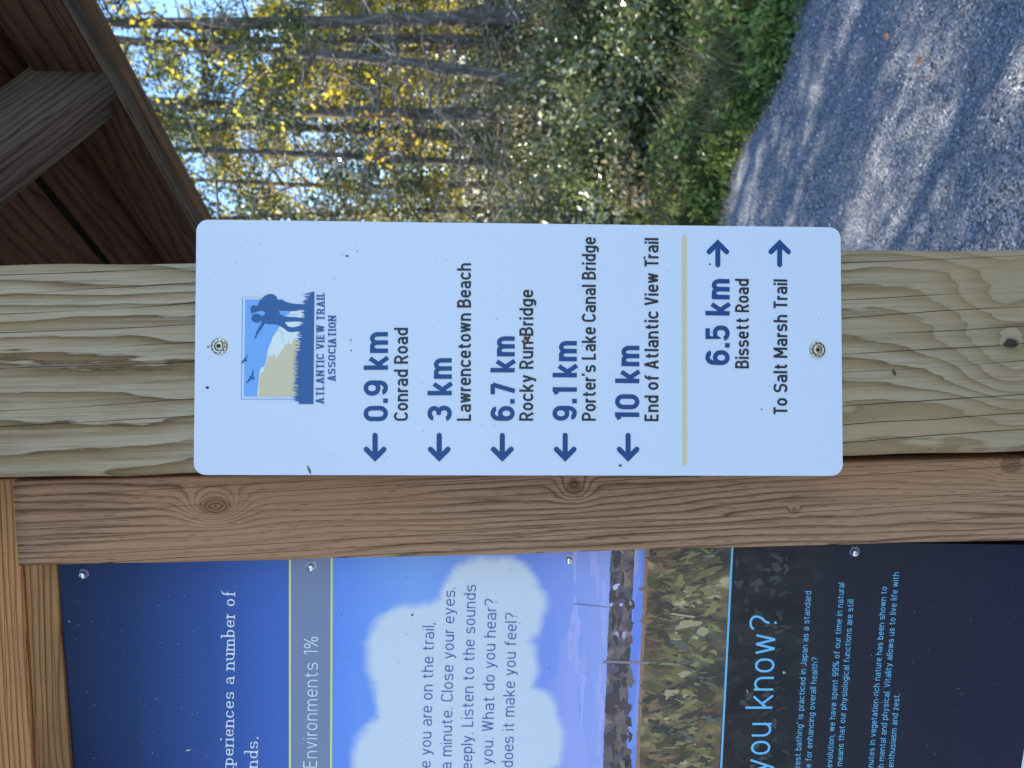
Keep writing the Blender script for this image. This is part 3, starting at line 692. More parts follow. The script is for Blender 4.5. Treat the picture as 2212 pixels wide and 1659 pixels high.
# --- screws
n = NB('zinc_plated_steel', .32, .5); n.b.inputs['Metallic'].default_value = 1
c = n.ramp(n.noise(n.co(), 900, 3), [(.3, (.42, .36, .25)), (.7, (.75, .66, .46))]); M_ZINC = n.color(c)
M_ZINC_D = flat('screw_recess', (.03, .03, .035), .5, .4, .6)
M_STEEL = flat('polished_steel', (.75, .75, .74), .18, .5, 1)
def lathe(name, prof, mat, parent, mm, seg=28):
    vs = []; fs = []
    for (r, y) in prof:
        for k in range(seg):
            a = 2 * math.pi * k / seg; vs.append((r * math.cos(a), y, r * math.sin(a)))
    for i in range(len(prof) - 1):
        for k in range(seg):
            a = i * seg + k; b = i * seg + (k + 1) % seg; fs.append((a, b, b + seg, a + seg))
    fs.append(tuple(range((len(prof) - 1) * seg, len(prof) * seg)))
    return py(name, vs, fs, mat, parent, mm, True)
def place(frame, px, py_, off=0):
    x, z = frame.loc(px, py_); m_ = frame.m.copy(); p = frame.m @ Vector((x, off, z))
    for i in range(3): m_[i][3] = p[i]
    return m_
for (px, py_) in ((474, 748), (1765, 756)):
    mm = place(FS, px, py_)
    wsh = lathe('screw', [(.0072, 0), (.0073, -.0010), (.0068, -.0016), (.0047, -.0017), (.0042, -.0012), (.0042, -.0012), (.0038, -.0020), (.0022, -.0023), (.0018, -.0022), (.0015, -.0010), (.0004, -.0009)], M_ZINC, sg, mm)
    # star recess and the stamped marks round the washer
    vs = [((.0019 if k % 2 else .0012) * math.cos(k * math.pi / 6), -.00245, (.0019 if k % 2 else .0012) * math.sin(k * math.pi / 6)) for k in range(12)]
    py('screw_recess', vs, [tuple(range(12))], M_ZINC_D, wsh, mm)
    vs = []; fs = []
    for k in range(10):
        a = k * .628 + .2; da = .09; b0 = len(vs)
        for (r, q) in ((.0053, -da), (.0064, -da), (.0064, da), (.0053, da)): vs.append((r * math.cos(a + q), -.00178, r * math.sin(a + q)))
        fs.append((b0, b0 + 1, b0 + 2, b0 + 3))
    py('stamped_mark', vs, fs, M_ZINC_D, wsh, mm)

# --- bits of dirt stuck on the sign
M_BIT = flat('dark_dirt', (.035, .025, .022), .9); M_BUD = flat('bud_husk', (.16, .075, .03), .9); M_RED = flat('red_speck', (.5, .12, .1), .9)
def crumbs(name, frame, spots, mat, parent=None):
    vs = []; fs = []; rr = random.Random(len(spots))
    for (px, py_, s, asp) in spots:
        x, z = frame.loc(px, py_); a = rr.uniform(0, 3.14); b0 = len(vs); r = s / F * .69
        for k in range(7):
            q = k * 2 * math.pi / 7; dx = math.cos(q) * r * rr.uniform(.6, 1.1) * asp; dz = math.sin(q) * r * rr.uniform(.5, 1.1)
            vs.append((x + dx * math.cos(a) - dz * math.sin(a), -.0005, z + dx * math.sin(a) + dz * math.cos(a)))
        vs.append((x, -.0005 - r * .7, z))
        for k in range(7): fs.append((b0 + k, b0 + (k + 1) % 7, b0 + 7))
    return py(name, vs, fs, mat, parent, frame.m)
rr = random.Random(5)
sp = [(448, 837, 3, 1.4), (750, 553, 1.6, 3), (1340, 1006, 3, 1.2), (1392, 557, 3, 1.5), (1533, 571, 2.5, 1), (772, 553 - 10, 1.5, 1.2), (640, 745, 1.6, 1.3), (1645, 884, 1.8, 1.2), (758, 735, 2, 1.2), (759, 757, 1.8, 1), (450, 749, 2, 1.6)]
sp += [(rr.uniform(435, 1805), rr.uniform(490, 1015), rr.uniform(.4, .85), rr.uniform(1, 2.4)) for _ in range(150)]
o = crumbs('dirt_specks', FS, sp, M_BIT, sg); o['kind'] = 'stuff'
o = crumbs('bud_husk', FS, [(1137, 733, 6, 1.5), (1131, 740, 4, 1.6), (1143, 729, 3.5, 1.4)], M_BUD)
tag(o, 'small brown bud husk stuck over the words Rocky Run Bridge on the white sign', 'bud husk')
M_LEAFBIT = flat('dry_leaf_bit', (.22, .17, .16), .9)
o = crumbs('leaf_scrap', FS, [(668, 1015, 3.2, 3.6)], M_LEAFBIT); tag(o, 'thin dry leaf scrap on the white sign edge next to the trim board', 'leaf scrap')
o = crumbs('seed_husk', FP, [(1931, 805, 5.0, 1.9)], M_BUD); tag(o, 'small brown seed husk on the thick post below the white sign', 'seed husk')

# ================================================================== INFORMATION PANEL
ip = empty('information_panel', FI.o)
tag(ip, 'large blue printed information panel with a marsh picture and white cloud', 'information panel')
def fz(px, py_=1400): return FI.loc(px, py_)[1]
n = NB('printed_panel', .22, .28)
X, Y, Z = n.xyz()
pz = lambda v: v
# colour fields by height
def above(z, soft=.0004): return n.step(Z, z - soft, z + soft)
wn = n.noise(n.vec(X, 0, Z), 55, 2, .5)
zt, z1, z2, zl = fz(130), fz(627), fz(716), fz(1568)
topc = n.ramp(n.m('DIVIDE', n.sub(zt, Z), zt - z1), [(0, alb(16, 28, 62)), (.3, alb(26, 46, 102)), (.65, alb(40, 72, 158)), (.9, alb(54, 92, 195)), (1, alb(56, 96, 202))])
midsky = n.ramp(n.m('DIVIDE', n.sub(z2, Z), z2 - fz(1310)), [(0, alb(84, 132, 250)), (.3, alb(104, 156, 255)), (.65, alb(92, 132, 248)), (1, alb(132, 162, 252))])
# faint posterised ripples in the lower sky/water
rip = n.noise(n.vec(n.mul(X, 6), 0, n.mul(Z, 28)), 1, 2, .5)
ripk = n.mul(n.step(Z, fz(1180), fz(1235)), 1)
midsky = n.mix(n.mul(n.mul(n.step(rip, .53, .535), n.step(Z, fz(1170), fz(1240))), .55), midsky, alb(140, 166, 255))
# cloud
circ = [(1065, 1312, 112), (905, 1412, 112), (882, 1642, 118), (1085, 1592, 134), (1000, 1500, 138), (1030, 1400, 100), (985, 1720, 200), (975, 1378, 88), (920, 1505, 112), (1075, 1440, 92)]
best = None
for (cx, cy, r) in circ:
    lx, lz = FI.loc(cx, cy); r = r / F * .785
    dx = n.sub(X, lx); dz = n.sub(Z, lz); d = n.sub(n.m('SQRT', n.add(n.mul(dx, dx), n.mul(dz, dz))), r)
    best = d if best is None else n.m('MINIMUM', best, d)
best = n.add(best, n.mul(n.sub(n.noise(n.vec(X, 0, Z), 26, 3, .55), .5), .022))
midsky = n.mix(n.step(best, .007, -.006), midsky, (.78, .79, .80))
# wooded shore, river, marsh
xw = n.noise(n.vec(n.mul(X, 60), 0, 2), 1, 3, .6)
def wav(z, amp): return n.add(z, n.mul(n.sub(xw, .5), amp))
pn = n.noise(n.vec(X, 0, n.mul(Z, 1.0)), 42, 2.5, .5, .2)
shore = n.ramp(pn, [(0, alb(70, 72, 88)), (.42, alb(86, 90, 120)), (.5, alb(96, 98, 112)), (.57, alb(120, 116, 128)), (.66, alb(150, 165, 225))], 'CONSTANT')
pn2 = n.noise(n.vec(n.mul(X, 1.5), 5, n.mul(Z, .85)), 30, 3, .5, .25)
marsh = n.ramp(pn2, [(0, alb(56, 62, 72)), (.42, alb(70, 74, 76)), (.48, alb(84, 88, 82)), (.54, alb(104, 102, 92)), (.59, alb(122, 126, 104)), (.64, alb(154, 158, 146))], 'CONSTANT')
gx_ = n.noise(n.vec(X, 7, Z), 12, 2)
marsh = n.mix(n.mul(n.step(gx_, .52, .56), .45), marsh, alb(104, 92, 78))
river = n.ramp(n.noise(n.vec(n.mul(X, 9), 0, n.mul(Z, 60)), 1, 1), [(0, alb(98, 134, 246)), (.5, alb(112, 146, 250)), (.6, alb(136, 160, 232))], 'CONSTANT')
pn3 = n.noise(n.vec(X, 2, n.mul(Z, .7)), 34, 2.5, .5, .2)
lowc = n.ramp(pn3, [(0, alb(26, 32, 42)), (.45, alb(34, 40, 50)), (.56, alb(42, 48, 56)), (.66, alb(56, 66, 80))], 'CONSTANT')
lowp = n.ramp(n.m('DIVIDE', n.sub(zl, Z), zl - fz(1840)), [(0, 0), (.35, .25), (1, 1)])
lowc = n.mix(lowp, lowc, alb(20, 30, 50))
fade = n.ramp(n.m('DIVIDE', n.sub(fz(1750), Z), fz(1750) - fz(2200)), [(0, alb(24, 33, 50)), (1, alb(12, 24, 58))])
lowc = n.mix(n.step(Z, fz(1700), fz(1850)), lowc, fade)
c = lowc
c = n.mix(above(zl), c, marsh)
c = n.mix(n.step(n.sub(Z, wav(fz(1392), .008)), -.0003, .0003), c, alb(128, 116, 112))
c = n.mix(n.step(n.sub(Z, wav(fz(1384), .004)), -.0003, .0003), c, river)
c = n.mix(n.step(n.sub(Z, wav(fz(1362), .003)), -.0003, .0003), c, shore)
c = n.mix(n.step(n.sub(Z, wav(fz(1312), .005)), -.0003, .0003), c, midsky)
c = n.mix(above(z2), c, alb(102, 126, 178))
c = n.mix(above(z1), c, topc)
sc = n.noise(n.co(), 700, 2); c = n.mix(n.mul(n.step(sc, .72, .78), .35), c, (.5, .5, .5))
n.color(c); M_PANEL = n.mat
tl = FI.loc(151, 1659); tr = FI.loc(124, 1190)
bl_ = FI.loc(2206, 1659); br_ = FI.loc(2240, 1450)
def ext(p, q, x): return p[1] + (q[1] - p[1]) * (x - p[0]) / (q[0] - p[0])
xl, xr = -.75, FI.loc(1106, 1160)[0]
slab('panel_sheet', FI, [(xl, ext(tl, tr, xl)), (xr, ext(tl, tr, xr)), (xr, ext(bl_, br_, xr)), (xl, ext(bl_, br_, xl))], .004, M_PANEL, ip, 0, .0003)
M_PWHITE = flat('panel_white', (.8, .8, .8), .4)
slab('panel_border', FI, [(xl, ext(bl_, br_, xl) - .12), (xl, ext(bl_, br_, xl) + .02), (xr, ext(bl_, br_, xr) + .02), (xr, ext(bl_, br_, xr) - .12)], .003, M_PWHITE, ip, .005, .0003)
def patches(name, specs, off):
    rr = random.Random(len(specs) * 7 + int(off * -1e6)); cols = {}
    for (px, py_, a_, b_, col) in specs:
        cx, cz = FI.loc(px, py_); k = .785 / F; P = []
        ph = [rr.uniform(0, 6.28) for _ in range(4)]; tl_ = rr.uniform(-.5, .5)
        for q in range(22):
            t = q * 2 * math.pi / 22; r_ = 1 + .30 * math.sin(2 * t + ph[0]) + .22 * math.sin(3 * t + ph[1]) + .16 * math.sin(5 * t + ph[2])
            x = b_ * k * r_ * math.cos(t); z = a_ * k * r_ * math.sin(t); x += z * tl_
            P.append((cx + x, cz + z))
        cols.setdefault(col, []).append(P)
    for n_, (col, PP) in enumerate(cols.items()):
        vs = []; fs = []
        for m_, P in enumerate(PP):
            cx = sum(p[0] for p in P) / len(P); cz = sum(p[1] for p in P) / len(P); b0 = len(vs); o_ = off - n_ * 1.2e-5 - (m_ % 9) * 1e-6
            vs.extend([(p[0], o_, p[1]) for p in P]); vs.append((cx, o_, cz))
            fs.extend([(b0 + q, b0 + (q + 1) % 22, b0 + 22) for q in range(22)])
        o_ = py(name, vs, fs, flat('print_%d_%d_%d' % col, alb(*col), .3, .28), ip, FI.m); o_['kind'] = 'stuff'
rr = random.Random(21); sp_ = []
for _ in range(420):
    px = rr.uniform(1402, 1552); lim = 1568 + (1420 - rr.uniform(1180, 1659)) * 0
    py_ = rr.uniform(1185, 1675); px = min(px, 1570 - (py_ - 1190) * .05 - 18)
    t = (px - 1400) / 160
    col = rr.choice([(64, 66, 70), (58, 62, 72), (70, 75, 70), (80, 86, 72), (96, 93, 84)] + ([(116, 124, 98), (140, 148, 134), (100, 108, 84), (84, 96, 104)] if t > .25 else [(118, 106, 96), (112, 104, 92)]))
    big = rr.random() < .25; sp_.append((px, py_, (rr.uniform(10, 24) if big else rr.uniform(4, 14)), (rr.uniform(5, 12) if big else rr.uniform(1.4, 4)), col))
sp_.sort(key=lambda q: -q[2] * q[3]); patches('marsh_print', sp_, -.00022)
sp_ = [(rr.uniform(1322, 1362), rr.uniform(1185, 1680), rr.uniform(3, 9), rr.uniform(4, 16), rr.choice([(74, 78, 100), (90, 96, 128), (104, 104, 118), (66, 68, 84), (96, 92, 96)])) for _ in range(120)]
sp_ += [(1330, 1267, 8, 5, (170, 190, 250)), (1320, 1306, 4, 3.5, (165, 185, 245)), (1342, 1306, 3, 4.5, (165, 185, 245)), (1362, 1303, 4, 4, (150, 140, 150))]
patches('shore_print', sp_, -.00022)
sp_ = [(rr.uniform(1230, 1305), rr.uniform(1190, 1680), rr.uniform(3, 8), rr.uniform(15, 50), (142, 166, 255)) for _ in range(16)]
patches('water_print', sp_, -.00022)
patches('dark_print', [(rr.uniform(1590, 1700), rr.uniform(1190, 1680), rr.uniform(3, 12), rr.uniform(3, 9), rr.choice([(40, 47, 54), (48, 54, 60), (36, 42, 54), (56, 66, 78)])) for _ in range(70)], -.00022)
M_YEL = flat('panel_yellow_print', alb(196, 212, 150), .4); M_LBLUE = flat('panel_light_blue_print', alb(92, 178, 255), .4)
M_WPRINT = flat('panel_white_print', alb(200, 225, 255), .4); M_NPRINT = flat('panel_navy_print', alb(56, 76, 172), .4)
def pline(name, p, q, wpx, mat):
    A = Vector(FI.loc(*p)); B = Vector(FI.loc(*q)); v, f = strip([A, B], False, wpx / F * .785)
    return py(name, [(a_.x, -.0003, a_.y) for a_ in v], f, mat, ip, FI.m)
pline('yellow_rule', (626.5, 1150), (626.5, 1720), 4.2, M_YEL); pline('yellow_rule', (717, 1150), (715, 1720), 4.2, M_YEL)
pline('blue_rule', (1583.5, 1150), (1554.5, 1720), 4.4, M_LBLUE)
for p_, q_, w_, c_ in (((1238, 1304), (1312, 1311), 3, (110, 118, 190)), ((1302, 1429), (1400, 1432), 6, (120, 122, 150)), ((1400, 1432), (1478, 1436), 5, (120, 126, 104)), ((1448, 1325), (1500, 1333), 4, (150, 158, 148))):
    pline('printed_pole', p_, q_, w_, flat('pole_print', alb(*c_), .4, .28))
T = lambda s, p0, p1, cap, mat, **k: text_obj('panel_lettering', FI, s, p0, p1, cap, mat, ip, **k)
T('xperiences a number of', (505, 1672), (508.5, 1276), 30, M_WPRINT, w=.115, xh=.60, gap=.16, serif=True, contrast=.42)
T('nds.', (557, 1659), (558.5, 1592), 30, M_WPRINT, w=.115, xh=.60, gap=.16, serif=True, contrast=.42)
T('Environments 1%', (685, 1658), (687, 1375), 30, M_WPRINT, w=.085, xh=.72, gap=.15, ks=1.12)
zb = lambda X, Y: (658.3 + .4047 * X, 987.4 + .4047 * Y)
for s, p1, p0 in (('e you are on the trail,', (692, 885), (672, 1657)), ('a minute. Close your eyes.', (803, 695), (782, 1664)), ('eeply. Listen to the sounds', (914, 682), (893, 1666)),
                  ('you. What do you hear?', (1024, 757), (1003, 1640)), ('does it make you feel?', (1133, 832), (1111, 1655))):
    T(s, zb(*p0), zb(*p1), 25.5, M_NPRINT, w=.088, xh=.72, gap=.15, ks=1.12)
zc = lambda X, Y: (1316.5 + .4047 * X, 987.4 + .4047 * Y)
T('you know?', (1661, 1668), (1678, 1329), 58, M_LBLUE, w=.085, xh=.72, gap=.15, ks=1.12)
zd = lambda X, Y: (1645.6 + .4047 * X, 987.4 + .4047 * Y)
for s, p1, p0 in (('rest bathing" is practiced in Japan as a standard', (263, 715), (203, 1655)), ('e for enhancing overall health?', (300, 1068), (262, 1655)),
                  ('evolution, we have spent 99% of our time in natural', (440, 670), (374, 1655)), ('means that our physiological functions are still', (490, 760), (428, 1648)),
                  ('nutes in vegetation-rich nature has been shown to', (668, 692), (594, 1655)), ('h mental and physical. Vitality allows us to live life with', (732, 615), (649, 1655)),
                  ('enthusiasm and zest.', (735, 1262), (702, 1655))):
    T(s, zd(*p0), zd(*p1), 13.4, M_LBLUE, w=.10, xh=.73, gap=.13, ks=1.08)
M_HALO = flat('screw_hole_rim', alb(150, 175, 230), .4)
for (px, py_) in ((180, 1241), (672, 1224), (1229, 1209), (1845, 1193)):
    mm = place(FI, px, py_)
    q = lathe('screw', [(.0036, -.0005), (.0037, -.0030), (.0031, -.0040), (.0016, -.0044), (.0004, -.0045)], M_STEEL, ip, mm, 20)
    vs = [((.00085) * math.cos(k * math.pi / 2 + .4), -.00462, .00085 * math.sin(k * math.pi / 2 + .4)) for k in range(4)]
    py('screw_recess', vs, [(0, 1, 2, 3)], M_ZINC_D, q, mm)
    rr = random.Random(int(px)); vs = [(.0052 * rr.uniform(.85, 1.15) * math.cos(k * .393) + .001, -.00035, .0052 * rr.uniform(.85, 1.15) * math.sin(k * .393) - .0005) for k in range(16)]
    py('screw_hole_rim', vs, [tuple(range(16))], M_HALO if px in (672,) else flat('scuffed_rim', alb(96, 112, 160) if px != 1229 else alb(160, 185, 250), .4), q, mm)
rr = random.Random(8)
M_PALEBIT = flat('pale_crumb', (.6, .55, .45), .9)
o = crumbs('dust_specks', FI, [(rr.uniform(160, 620), rr.uniform(1240, 1650), rr.uniform(.4, 1.0), rr.uniform(1, 2.5)) for _ in range(90)] + [(rr.uniform(1600, 2190), rr.uniform(1210, 1650), rr.uniform(.4, .9), rr.uniform(1, 2)) for _ in range(60)] + [(150, 1342, 1.6, 2), (406, 1620, 3, 2.5), (1693, 1453, 3.5, 1.5), (1614, 1493, 1.8, 3)], M_PALEBIT, ip); o['kind'] = 'stuff'
o = crumbs('dirt_specks', FI, [(rr.uniform(640, 1300), rr.uniform(1210, 1650), rr.uniform(.4, 1.0), rr.uniform(1, 2)) for _ in range(50)] + [(891, 1328, 2.6, 1.8), (879, 1370, 1, 1.2), (754, 1420, 1.2, 1)], M_BIT, ip); o['kind'] = 'stuff'

# ================================================================== VEGETATION
def leafmat(name, stops, trans=.5, rough=.5, spec=.4):
    n = NB(name, rough, spec); at = n.N.new('ShaderNodeAttribute'); at.attribute_name = 'tint'
    c = n.ramp(at.outputs['Fac'], stops); n.color(c)
    tr = n.N.new('ShaderNodeBsdfTranslucent'); n.L.new(c, tr.inputs[0])
    mx = n.N.new('ShaderNodeMixShader'); mx.inputs[0].default_value = trans
    n.L.new(n.b.outputs[0], mx.inputs[1]); n.L.new(tr.outputs[0], mx.inputs[2])
    n.L.new(mx.outputs[0], n.N['Material Output'].inputs[0]); return n.mat
M_YLEAF = leafmat('yellow_leaves', [(0, (.20, .22, .05)), (.3, (.45, .42, .05)), (.75, (.74, .60, .07)), (1, (.66, .38, .09))], .62)
M_GLEAF = leafmat('green_leaves', [(0, (.045, .07, .018)), (.45, (.13, .16, .055)), (.75, (.28, .30, .11)), (.9, (.5, .5, .3)), (1, (.6, .58, .38))], .45, .26, .9)  # palest tints paint sun glints into the leaf colour
M_SPRUCE = leafmat('spruce_needles', [(0, (.02, .045, .015)), (.6, (.05, .09, .025)), (1, (.13, .16, .05))], .25)
M_BROWNL = leafmat('mixed_undergrowth_leaves', [(0, (.05, .07, .025)), (.4, (.15, .17, .07)), (.7, (.28, .23, .11)), (.9, (.5, .40, .22)), (1, (.6, .5, .34))], .42, .28, .9)  # pale end of the ramp brightened as painted glints on the bushes
M_COVER = leafmat('verge_leaves', [(0, (.07, .11, .03)), (.45, (.17, .25, .05)), (.8, (.34, .42, .09)), (1, (.55, .52, .2))], .5, .35, .6)
M_SEDGE = leafmat('dull_sedge', [(0, (.07, .08, .035)), (.5, (.15, .165, .075)), (.8, (.32, .27, .15)), (1, (.52, .42, .26))], .4, .5, .3)
M_GRASS = leafmat('grass_blades', [(0, (.07, .12, .02)), (.5, (.17, .29, .04)), (.8, (.32, .42, .08)), (1, (.5, .42, .22))], .45, .45, .4)
n = NB('tree_bark', .9, .2)
bk = n.noise(n.vec(n.mul(n.xyz()[0], 22), n.mul(n.xyz()[1], 22), n.mul(n.xyz()[2], 6)), 1, 5, .65)
c = n.ramp(bk, [(.3, (.06, .048, .04)), (.5, (.15, .125, .105)), (.7, (.32, .29, .26))]); n.bump(bk, .9, .02)
M_BARK = n.color(c)
n = NB('dead_twig_bark', .9, .2); M_TWIG = n.color(n.ramp(n.noise(n.co(), 30, 3), [(.35, (.10, .08, .065)), (.65, (.40, .36, .31))]))

def leaves(C, size, rng, flat_=0.0, aspect=.6, tint=None):
    """C (n,3) centres -> diamond leaves"""
    N = len(C); a = rng.standard_normal((N, 3)); a /= np.linalg.norm(a, axis=1)[:, None]
    b = rng.standard_normal((N, 3)); b[:, 2] *= (1 - flat_); b -= a * (a * b).sum(1)[:, None]; b /= np.linalg.norm(b, axis=1)[:, None]
    s = (size * rng.uniform(.6, 1.25, N))[:, None]
    V = np.stack([C - a * s, C + b * s * aspect - a * s * .1, C + a * s, C - b * s * aspect - a * s * .1], 1).reshape(-1, 3)
    Q = np.arange(N * 4).reshape(N, 4)
    return V, Q, (rng.random(N) if tint is None else tint)
class Tubes:
    def __init__(s): s.v = []; s.q = []; s.n = 0
    def add(s, P, R, seg=6):
        P = np.asarray(P, float); n = len(P); T = np.gradient(P, axis=0); T /= np.linalg.norm(T, axis=1)[:, None] + 1e-9
        ref = np.array([0, 0, 1.]) if abs(T[0][2]) < .8 else np.array([1., 0, 0])
        U = np.cross(T, ref); U /= np.linalg.norm(U, axis=1)[:, None] + 1e-9; W = np.cross(T, U)
        an = np.linspace(0, 2 * np.pi, seg, endpoint=False)
        R = np.asarray(R, float)
        V = P[:, None] + R[:, None, None] * (np.cos(an)[None, :, None] * U[:, None] + np.sin(an)[None, :, None] * W[:, None])
        s.v.append(V.reshape(-1, 3))
        i = np.arange(n - 1)[:, None] * seg; k = np.arange(seg)[None]; k2 = (k + 1) % seg
        s.q.append(np.stack([i + k, i + k2, i + k2 + seg, i + k + seg], 2).reshape(-1, 4) + s.n); s.n += n * seg
    def build(s, name, mat, parent=None, matrix=None):
        return fast_mesh(name, np.concatenate(s.v), np.concatenate(s.q), mat, parent, matrix, smooth=True)
def path(p0, d, L, rng, n=8, wob=.12, grav=0.0):
    d = np.array(d, float); d /= np.linalg.norm(d); P = [np.array(p0, float)]
    for i in range(n):
        d = d + rng.standard_normal(3) * wob + np.array([0, 0, grav]); d /= np.linalg.norm(d); P.append(P[-1] + d * L / n)
    return np.array(P)
def tree(x, y, h, r, lean, kind, nleaf, label, seed, low=.25, spread=1.6, bare=.0, twigs=30, group=None):
    rng = np.random.default_rng(seed); z0 = float(terrain(np.array([x]), np.array([y]))[0]) - .05
    root = empty('spruce_tree' if kind == 'spruce' else ('birch_tree' if kind == 'yellow' else 'tree'), (x, y, z0))
    tag(root, label, 'tree', group)
    tr = Tubes(); br = Tubes(); N = 26
    t = np.linspace(0, 1, N); P = np.stack([lean[0] * t * h + .05 * np.sin(t * 7 + seed), lean[1] * t * h + .04 * np.sin(t * 5 + seed * 2), t * h], 1)
    Rr = r * (1 - .8 * t) + r * .5 * np.exp(-t * 30); Rr = Rr * (1 + .06 * rng.standard_normal(N))
    tr.add(P, Rr, 10)
    C = []; mm = Matrix.Translation((x, y, z0))
    at = lambda q: np.array([np.interp(q, t, P[:, i]) for i in range(3)])
    if kind == 'spruce':
        nb = 46
        for i in range(nb):
            q = low * .4 + (1 - low * .4) * (i + rng.random()) / nb; a = rng.uniform(0, 6.283)
            L = spread * (1.05 - q) * rng.uniform(.6, 1.15) + .15
            bp = path(at(q), (math.cos(a), math.sin(a), .1), L, rng, 8, .08, -.05)
            br.add(bp, np.linspace(r * .16, .004, 9), 4)
            if q < low + .1 * rng.random(): # dead lower branch, bare twigs
                for _ in range(5):
                    k = rng.integers(2, 8); br.add(path(bp[k], rng.standard_normal(3) * (1, 1, .5), L * .35, rng, 4, .2, -.1), np.linspace(.005, .002, 5), 3)
                continue
            m_ = int(nleaf / nb * (L / spread) * 2)
            u = rng.uniform(.15, 1, m_); cc = np.stack([np.interp(u, np.linspace(0, 1, 9), bp[:, j]) for j in range(3)], 1)
            cc = cc + rng.standard_normal((m_, 3)) * np.array([.06, .06, .05]) * (1 + L * .5); cc[:, 2] -= rng.random(m_) ** 2 * .22
            C.append(cc)
        lf = leaves(np.concatenate(C), .032, rng, 0, .32)
        mat = M_SPRUCE
    else:
        nb = 24
        for i in range(nb):
            q = low + (1 - low) * (i + rng.random()) / nb; a = rng.uniform(0, 6.283)
            L = spread * (1.15 - q * .8) * rng.uniform(.6, 1.2)
            bp = path(at(q), (math.cos(a), math.sin(a), .75), L, rng, 9, .16, 0)
            br.add(bp, np.linspace(r * .28, .005, 10), 5)
            for _ in range(6):
                k = rng.integers(3, 9); tw = path(bp[k], rng.standard_normal(3) + np.array([0, 0, .2]), L * .42, rng, 6, .22, -.02)
                br.add(tw, np.linspace(.008, .002, 7), 3)
                m_ = int(nleaf / nb / 6)
                u = rng.uniform(0, 1, m_); cc = np.stack([np.interp(u, np.linspace(0, 1, 7), tw[:, j]) for j in range(3)], 1)
                C.append(cc + rng.standard_normal((m_, 3)) * .10)
        CC = np.concatenate(C)
        base = .5 + .28 * np.sin(CC[:, 0] * 2.1 + seed) * np.sin(CC[:, 2] * 1.7) + rng.standard_normal(len(CC)) * .22
        lf = leaves(CC, .03 if kind == 'yellow' else .034, rng, 0, .72, tint=np.clip(base, 0, 1))
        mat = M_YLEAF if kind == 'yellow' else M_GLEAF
    for _ in range(twigs):
        q = rng.uniform(.03, .6); a = rng.uniform(0, 6.283)
        br.add(path(at(q), (math.cos(a), math.sin(a), rng.uniform(-.3, .5)), rng.uniform(.3, 1.3), rng, 7, .2, -.04), np.linspace(.011, .002, 8), 4)
    tr.build('trunk', M_BARK, root, mm); o = br.build('branches', M_TWIG if kind == 'spruce' else M_BARK, root, mm); o['kind'] = 'stuff'
    fast_mesh('crown', lf[0], lf[1], mat, root, mm, lf[2])
    return root
def at_px(px_y, depth):
    """ground position of something standing at picture row px_y at this distance"""
    return ((829.5 - px_y) / F * depth, depth)
def X_(py_, d): return (829.5 - py_) / F * d
# trunks told apart in the photograph (picture row, distance)
tree(X_(38, 8.2), 8.2, 11, .085, (-.015, 0), 'spruce', 9000, 'tall spruce trunk farthest from the white sign of those in view', 21, .22, 1.5, twigs=55)
tree(X_(242, 8.8), 8.8, 11, .085, (.012, 0), 'spruce', 10000, 'thick grey spruce trunk standing in the middle of the gap beside the sign', 22, .22, 1.6, twigs=60)
tree(X_(345, 9.8), 9.8, 10, .052, (.004, 0), 'spruce', 8000, 'thin straight spruce trunk standing close beside the sign', 23, .22, 1.5, twigs=45)
tree(X_(205, 8.0), 8.0, 6.5, .075, (.12, .02), 'yellow', 2500, 'crooked forked trunk leaning between the two thicker spruce trunks', 24, .35, 1.6, twigs=30)
tree(X_(455, 11.5), 11.5, 9, .06, (-.02, 0), 'spruce', 4200, 'spruce trunk half hidden behind the edge of the sign', 25, .3, 1.4, twigs=35)
ylab = ['yellow leaved tree behind the spruce trunk farthest from the sign', 'yellow leaved tree behind the middle spruce trunk', 'yellow leaved tree showing closest beside the sign',
        'tall yellow leaved tree farther back under the open sky', 'yellowing tree seen between the outermost trunk and the crooked trunk', 'yellow green tree beyond the outermost trunk, just out of view', 'yellow leaved tree hidden in part by the kiosk roof']
ysp = [(100, 12.5, 5.4, 31), (250, 13.5, 7.6, 32), (400, 12.0, 7.2, 33), (180, 17.5, 5.6, 34), (10, 15.0, 5.6, 35), (-120, 14.0, 6.6, 36), (520, 14.5, 8.0, 37)]
for (py_, d, h, sd_), lb in zip(ysp, ylab):
    tree(X_(py_, d), d, h, .07, (RNG.uniform(-.03, .03), 0), 'yellow', 13000, lb, sd_, .22, 2.0, twigs=24, group='yellow leaved trees behind the spruces')
